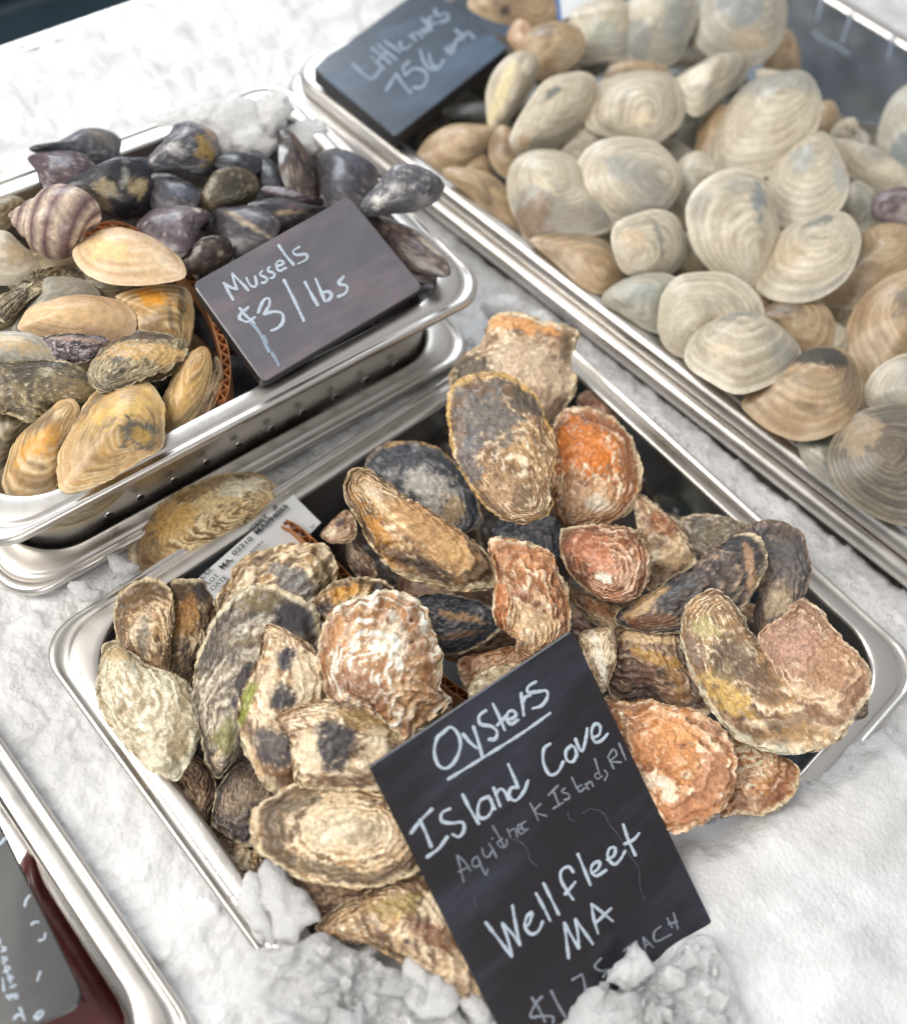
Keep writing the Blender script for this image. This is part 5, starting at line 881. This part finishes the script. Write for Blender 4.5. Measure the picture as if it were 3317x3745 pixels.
L('big round clam at the right edge with a hazy dark centre, lowest of all', '1540,1692 1560,1600 1620,1530 1700,1498 1800,1490 1950,1540 1990,1750 1860,1880 1750,1885 1600,1802', (1720, 1650), 4.4, 'clamdark', [((1700, 1640), 80, 80, 0, (112, 100, 88), .7), ((1620, 1600), 50, 90, 30, (196, 176, 144), .5)], opt=dict(lam=13, light=.6), H=.18)
L('grey clam peeking out between the dark-capped one and the round one', '1420,1612 1490,1588 1562,1618 1542,1700 1545,1770 1450,1700', (1460, 1600), 2.6, 'clamgrey', [((1480, 1620), 40, 20, 20, (80, 96, 104), .7)])
L('pale littleneck between the round smudged one and the ridged one', '958,642 1000,580 1060,568 1122,610 1142,662 1080,690 1040,770 1010,782 965,705', (1050, 580), 3.7, 'clam', [((1010, 640), 30, 40, 0, (196, 194, 180), .5)])
L('small tan littleneck half behind the largest egg-shaped one', '1465,512 1480,395 1530,378 1558,420 1545,495 1500,535', (1530, 385), 3.8, 'clambrown', opt=dict(light=.6))
L('pale snub-nosed littleneck lying long-side on at the right edge', '1540,522 1560,470 1622,448 1635,500 1612,535 1700,560 1792,610 1830,680 1760,712 1640,660 1570,600', (1610, 470), 4.3, 'clam', [((1720, 640), 60, 24, 25, (226, 218, 200), .6)], opt=dict(light=.7, dark=.1), H=.3)
L('small clam with a pale rim below the blue-tinged one, right', '1560,782 1590,700 1632,668 1692,720 1684,802 1620,842', (1600, 810), 3.5, 'clam', [((1620, 770), 40, 40, 0, (126, 124, 114), .6)])
L('dark purple clam, the only dark one, at the right edge', '1690,742 1730,700 1830,690 1880,760 1850,830 1760,824 1700,792', (1710, 760), 4.4, 'purple', opt=dict(dark=.8, light=.1))
L('tall blue-grey clam standing at the top right, cut by the frame', '1030,92 1050,20 1100,-60 1250,-80 1340,-20 1357,60 1332,150 1260,222 1170,217 1080,182', (1300, -40), 5.6, 'clamgrey', [((1180, 60), 80, 60, 30, (142, 152, 160), .7), ((1230, 160), 60, 30, 0, (206, 184, 152), .5)], opt=dict(lam=11, dark=.4))
L('tall grey clam at the top, left of the blue-grey standing one', '768,102 800,20 880,-50 990,-50 1034,50 1000,150 950,222 850,237 780,182', (960, -20), 4.8, 'clamgrey', [((850, 60), 50, 50, 0, (214, 206, 186), .7), ((960, 70), 40, 80, 0, (142, 152, 156), .6)], opt=dict(lam=12))
L('large hazy beige clam at the top centre behind the tall grey one', '560,82 620,30 700,5 790,25 800,110 780,205 700,214 620,222 585,150', (720, 20), 4.0, 'clam', [((700, 150), 60, 50, 0, (176, 184, 178), .6)], opt=dict(light=.4))
L('tilted grey-brown clam behind the edge-on one at the top', '410,162 470,100 560,88 622,130 614,200 560,252 490,284 438,245', (430, 160), 4.3, 'clambrown', [((480, 130), 50, 30, 0, (96, 92, 86), .6), ((560, 200), 40, 40, 0, (176, 168, 150), .6)], opt=dict(light=.3))
L('tan clam seen as a low arch above the plump pale one', '715,292 740,240 800,228 880,228 932,262 900,300 740,310', (800, 235), 3.7, 'clambrown', opt=dict(light=.5))
L('small dull clam below the big scarred one', '548,542 580,480 640,448 702,478 735,512 700,560 640,600 590,590', (650, 460), 3.0, 'clam', [((600, 530), 40, 40, 0, (156, 140, 116), .5)])
L('dim clam in the gap between the plump pale one and the egg-shaped one', '975,470 1000,400 1045,420 1055,500 1030,540 980,520', (1000, 410), 2.9, 'clamgrey')
L('tan clam pressed behind the left side of the egg-shaped one', '1050,580 1052,480 1090,420 1155,398 1150,480 1105,600', (1130, 405), 3.6, 'clambrown', opt=dict(light=.5))
L('half-hidden tall ribbed clam at the right edge', '1715,525 1740,400 1800,330 1900,300 1960,420 1920,600 1800,610', (1900, 320), 5.0, 'clamgrey', [((1780, 560), 30, 50, 0, (100, 124, 140), .6)], opt=dict(lam=7, amp=.0006, light=.7))
L('sliver of a small brown clam next to the spotted brown littleneck', '190,612 260,570 290,600 280,640 225,640', (270, 580), 1.8, 'clambrown')
L('narrow clam edge between the ringed one and the brown-beaked one', '1200,1042 1280,1008 1318,1060 1312,1130 1270,1155 1240,1090', (1280, 1015), 3.0, 'clambrown')
L('stacked thin clam just right of the brown-beaked one', '1522,1180 1582,1208 1584,1270 1535,1302 1490,1292', (1570, 1215), 3.2, 'clam', opt=dict(lam=8))
L('brown ridged clam edge right of the dark-capped one', '1600,1502 1632,1400 1658,1470 1610,1560 1530,1596 1500,1590', (1640, 1420), 3.4, 'clambrown')
L('shadowed clam in the blue gap right of the tall standing one', '1300,150 1360,110 1410,180 1400,290 1330,300 1290,230', (1370, 130), 2.6, 'clambrown', opt=dict(light=.2, dark=.4))
L('dim greenish clam in the gap above the round pale one', '895,530 960,510 1025,560 1000,610 930,600', (960, 520), 2.7, 'clamgrey')
L('thin pale clam sliver left of the ridged one', '995,852 1030,860 1070,920 1040,940 1000,890', (1000, 860), 3.0, 'clam', opt=dict(light=.8))
L('brown mottled clam at the top edge behind the board', '225,20 270,-40 400,-60 500,-20 520,60 470,110 400,90 300,70', (420, -50), 4.4, 'clambrown', [((340, 50), 14, 14, 0, (50, 48, 50), .9)], opt=dict(light=.4))
L('pinkish clam corner below the brown mottled one, right of the board', '360,130 400,80 440,100 450,160 470,240 430,220 385,180', (400, 90), 3.9, 'pink')
bc_, bs_ = math.cos(LR), math.sin(LR); USED = set()
for lay, (z0, sp, col3) in enumerate(((-.018, .038, ('clamdark', 'clamdark', 'olive')), (-.046, .042, ('clamdark', 'clamdark', 'clamdark')))):  # lower clams given dark palettes to paint in the shade of the gaps
    for i in range(15):
        for j in range(10):
            u = -.26 + (i + .5 * (j % 2) + .5 * lay) * sp + rb.uniform(-.007, .007); v = -.18 + (j + .5 * lay) * sp + rb.uniform(-.007, .007)
            if abs(u) > .265 or abs(v) > .178: continue
            x = LC[0] + u * bc_ - v * bs_; y = LC[1] + u * bs_ + v * bc_; z = z0 + rb.uniform(-.006, .006)
            if v > .07 and u > -.12: z -= .030
            q = topx((x, y, z))
            if q[0] > 3450 or q[1] < -100 or q[1] > 2600: continue
            b = blob(x, y, z, .0245, .15, rb)
            if _fi[0] + 1 in UNSEEN: fill(); rb.random(); rb.random(); continue
            nb = sorted(NEAR, key=lambda w: np.hypot(*(w[0] - q))); lb = None
            for m1, m2 in ((0, 1), (0, 2), (1, 2), (0, 3), (1, 3), (2, 3)):
                l_ = 'dim littleneck lower down between the %s and the %s' % (nb[m1][1], nb[m2][1])
                if l_ not in USED: lb = l_; USED.add(l_); break
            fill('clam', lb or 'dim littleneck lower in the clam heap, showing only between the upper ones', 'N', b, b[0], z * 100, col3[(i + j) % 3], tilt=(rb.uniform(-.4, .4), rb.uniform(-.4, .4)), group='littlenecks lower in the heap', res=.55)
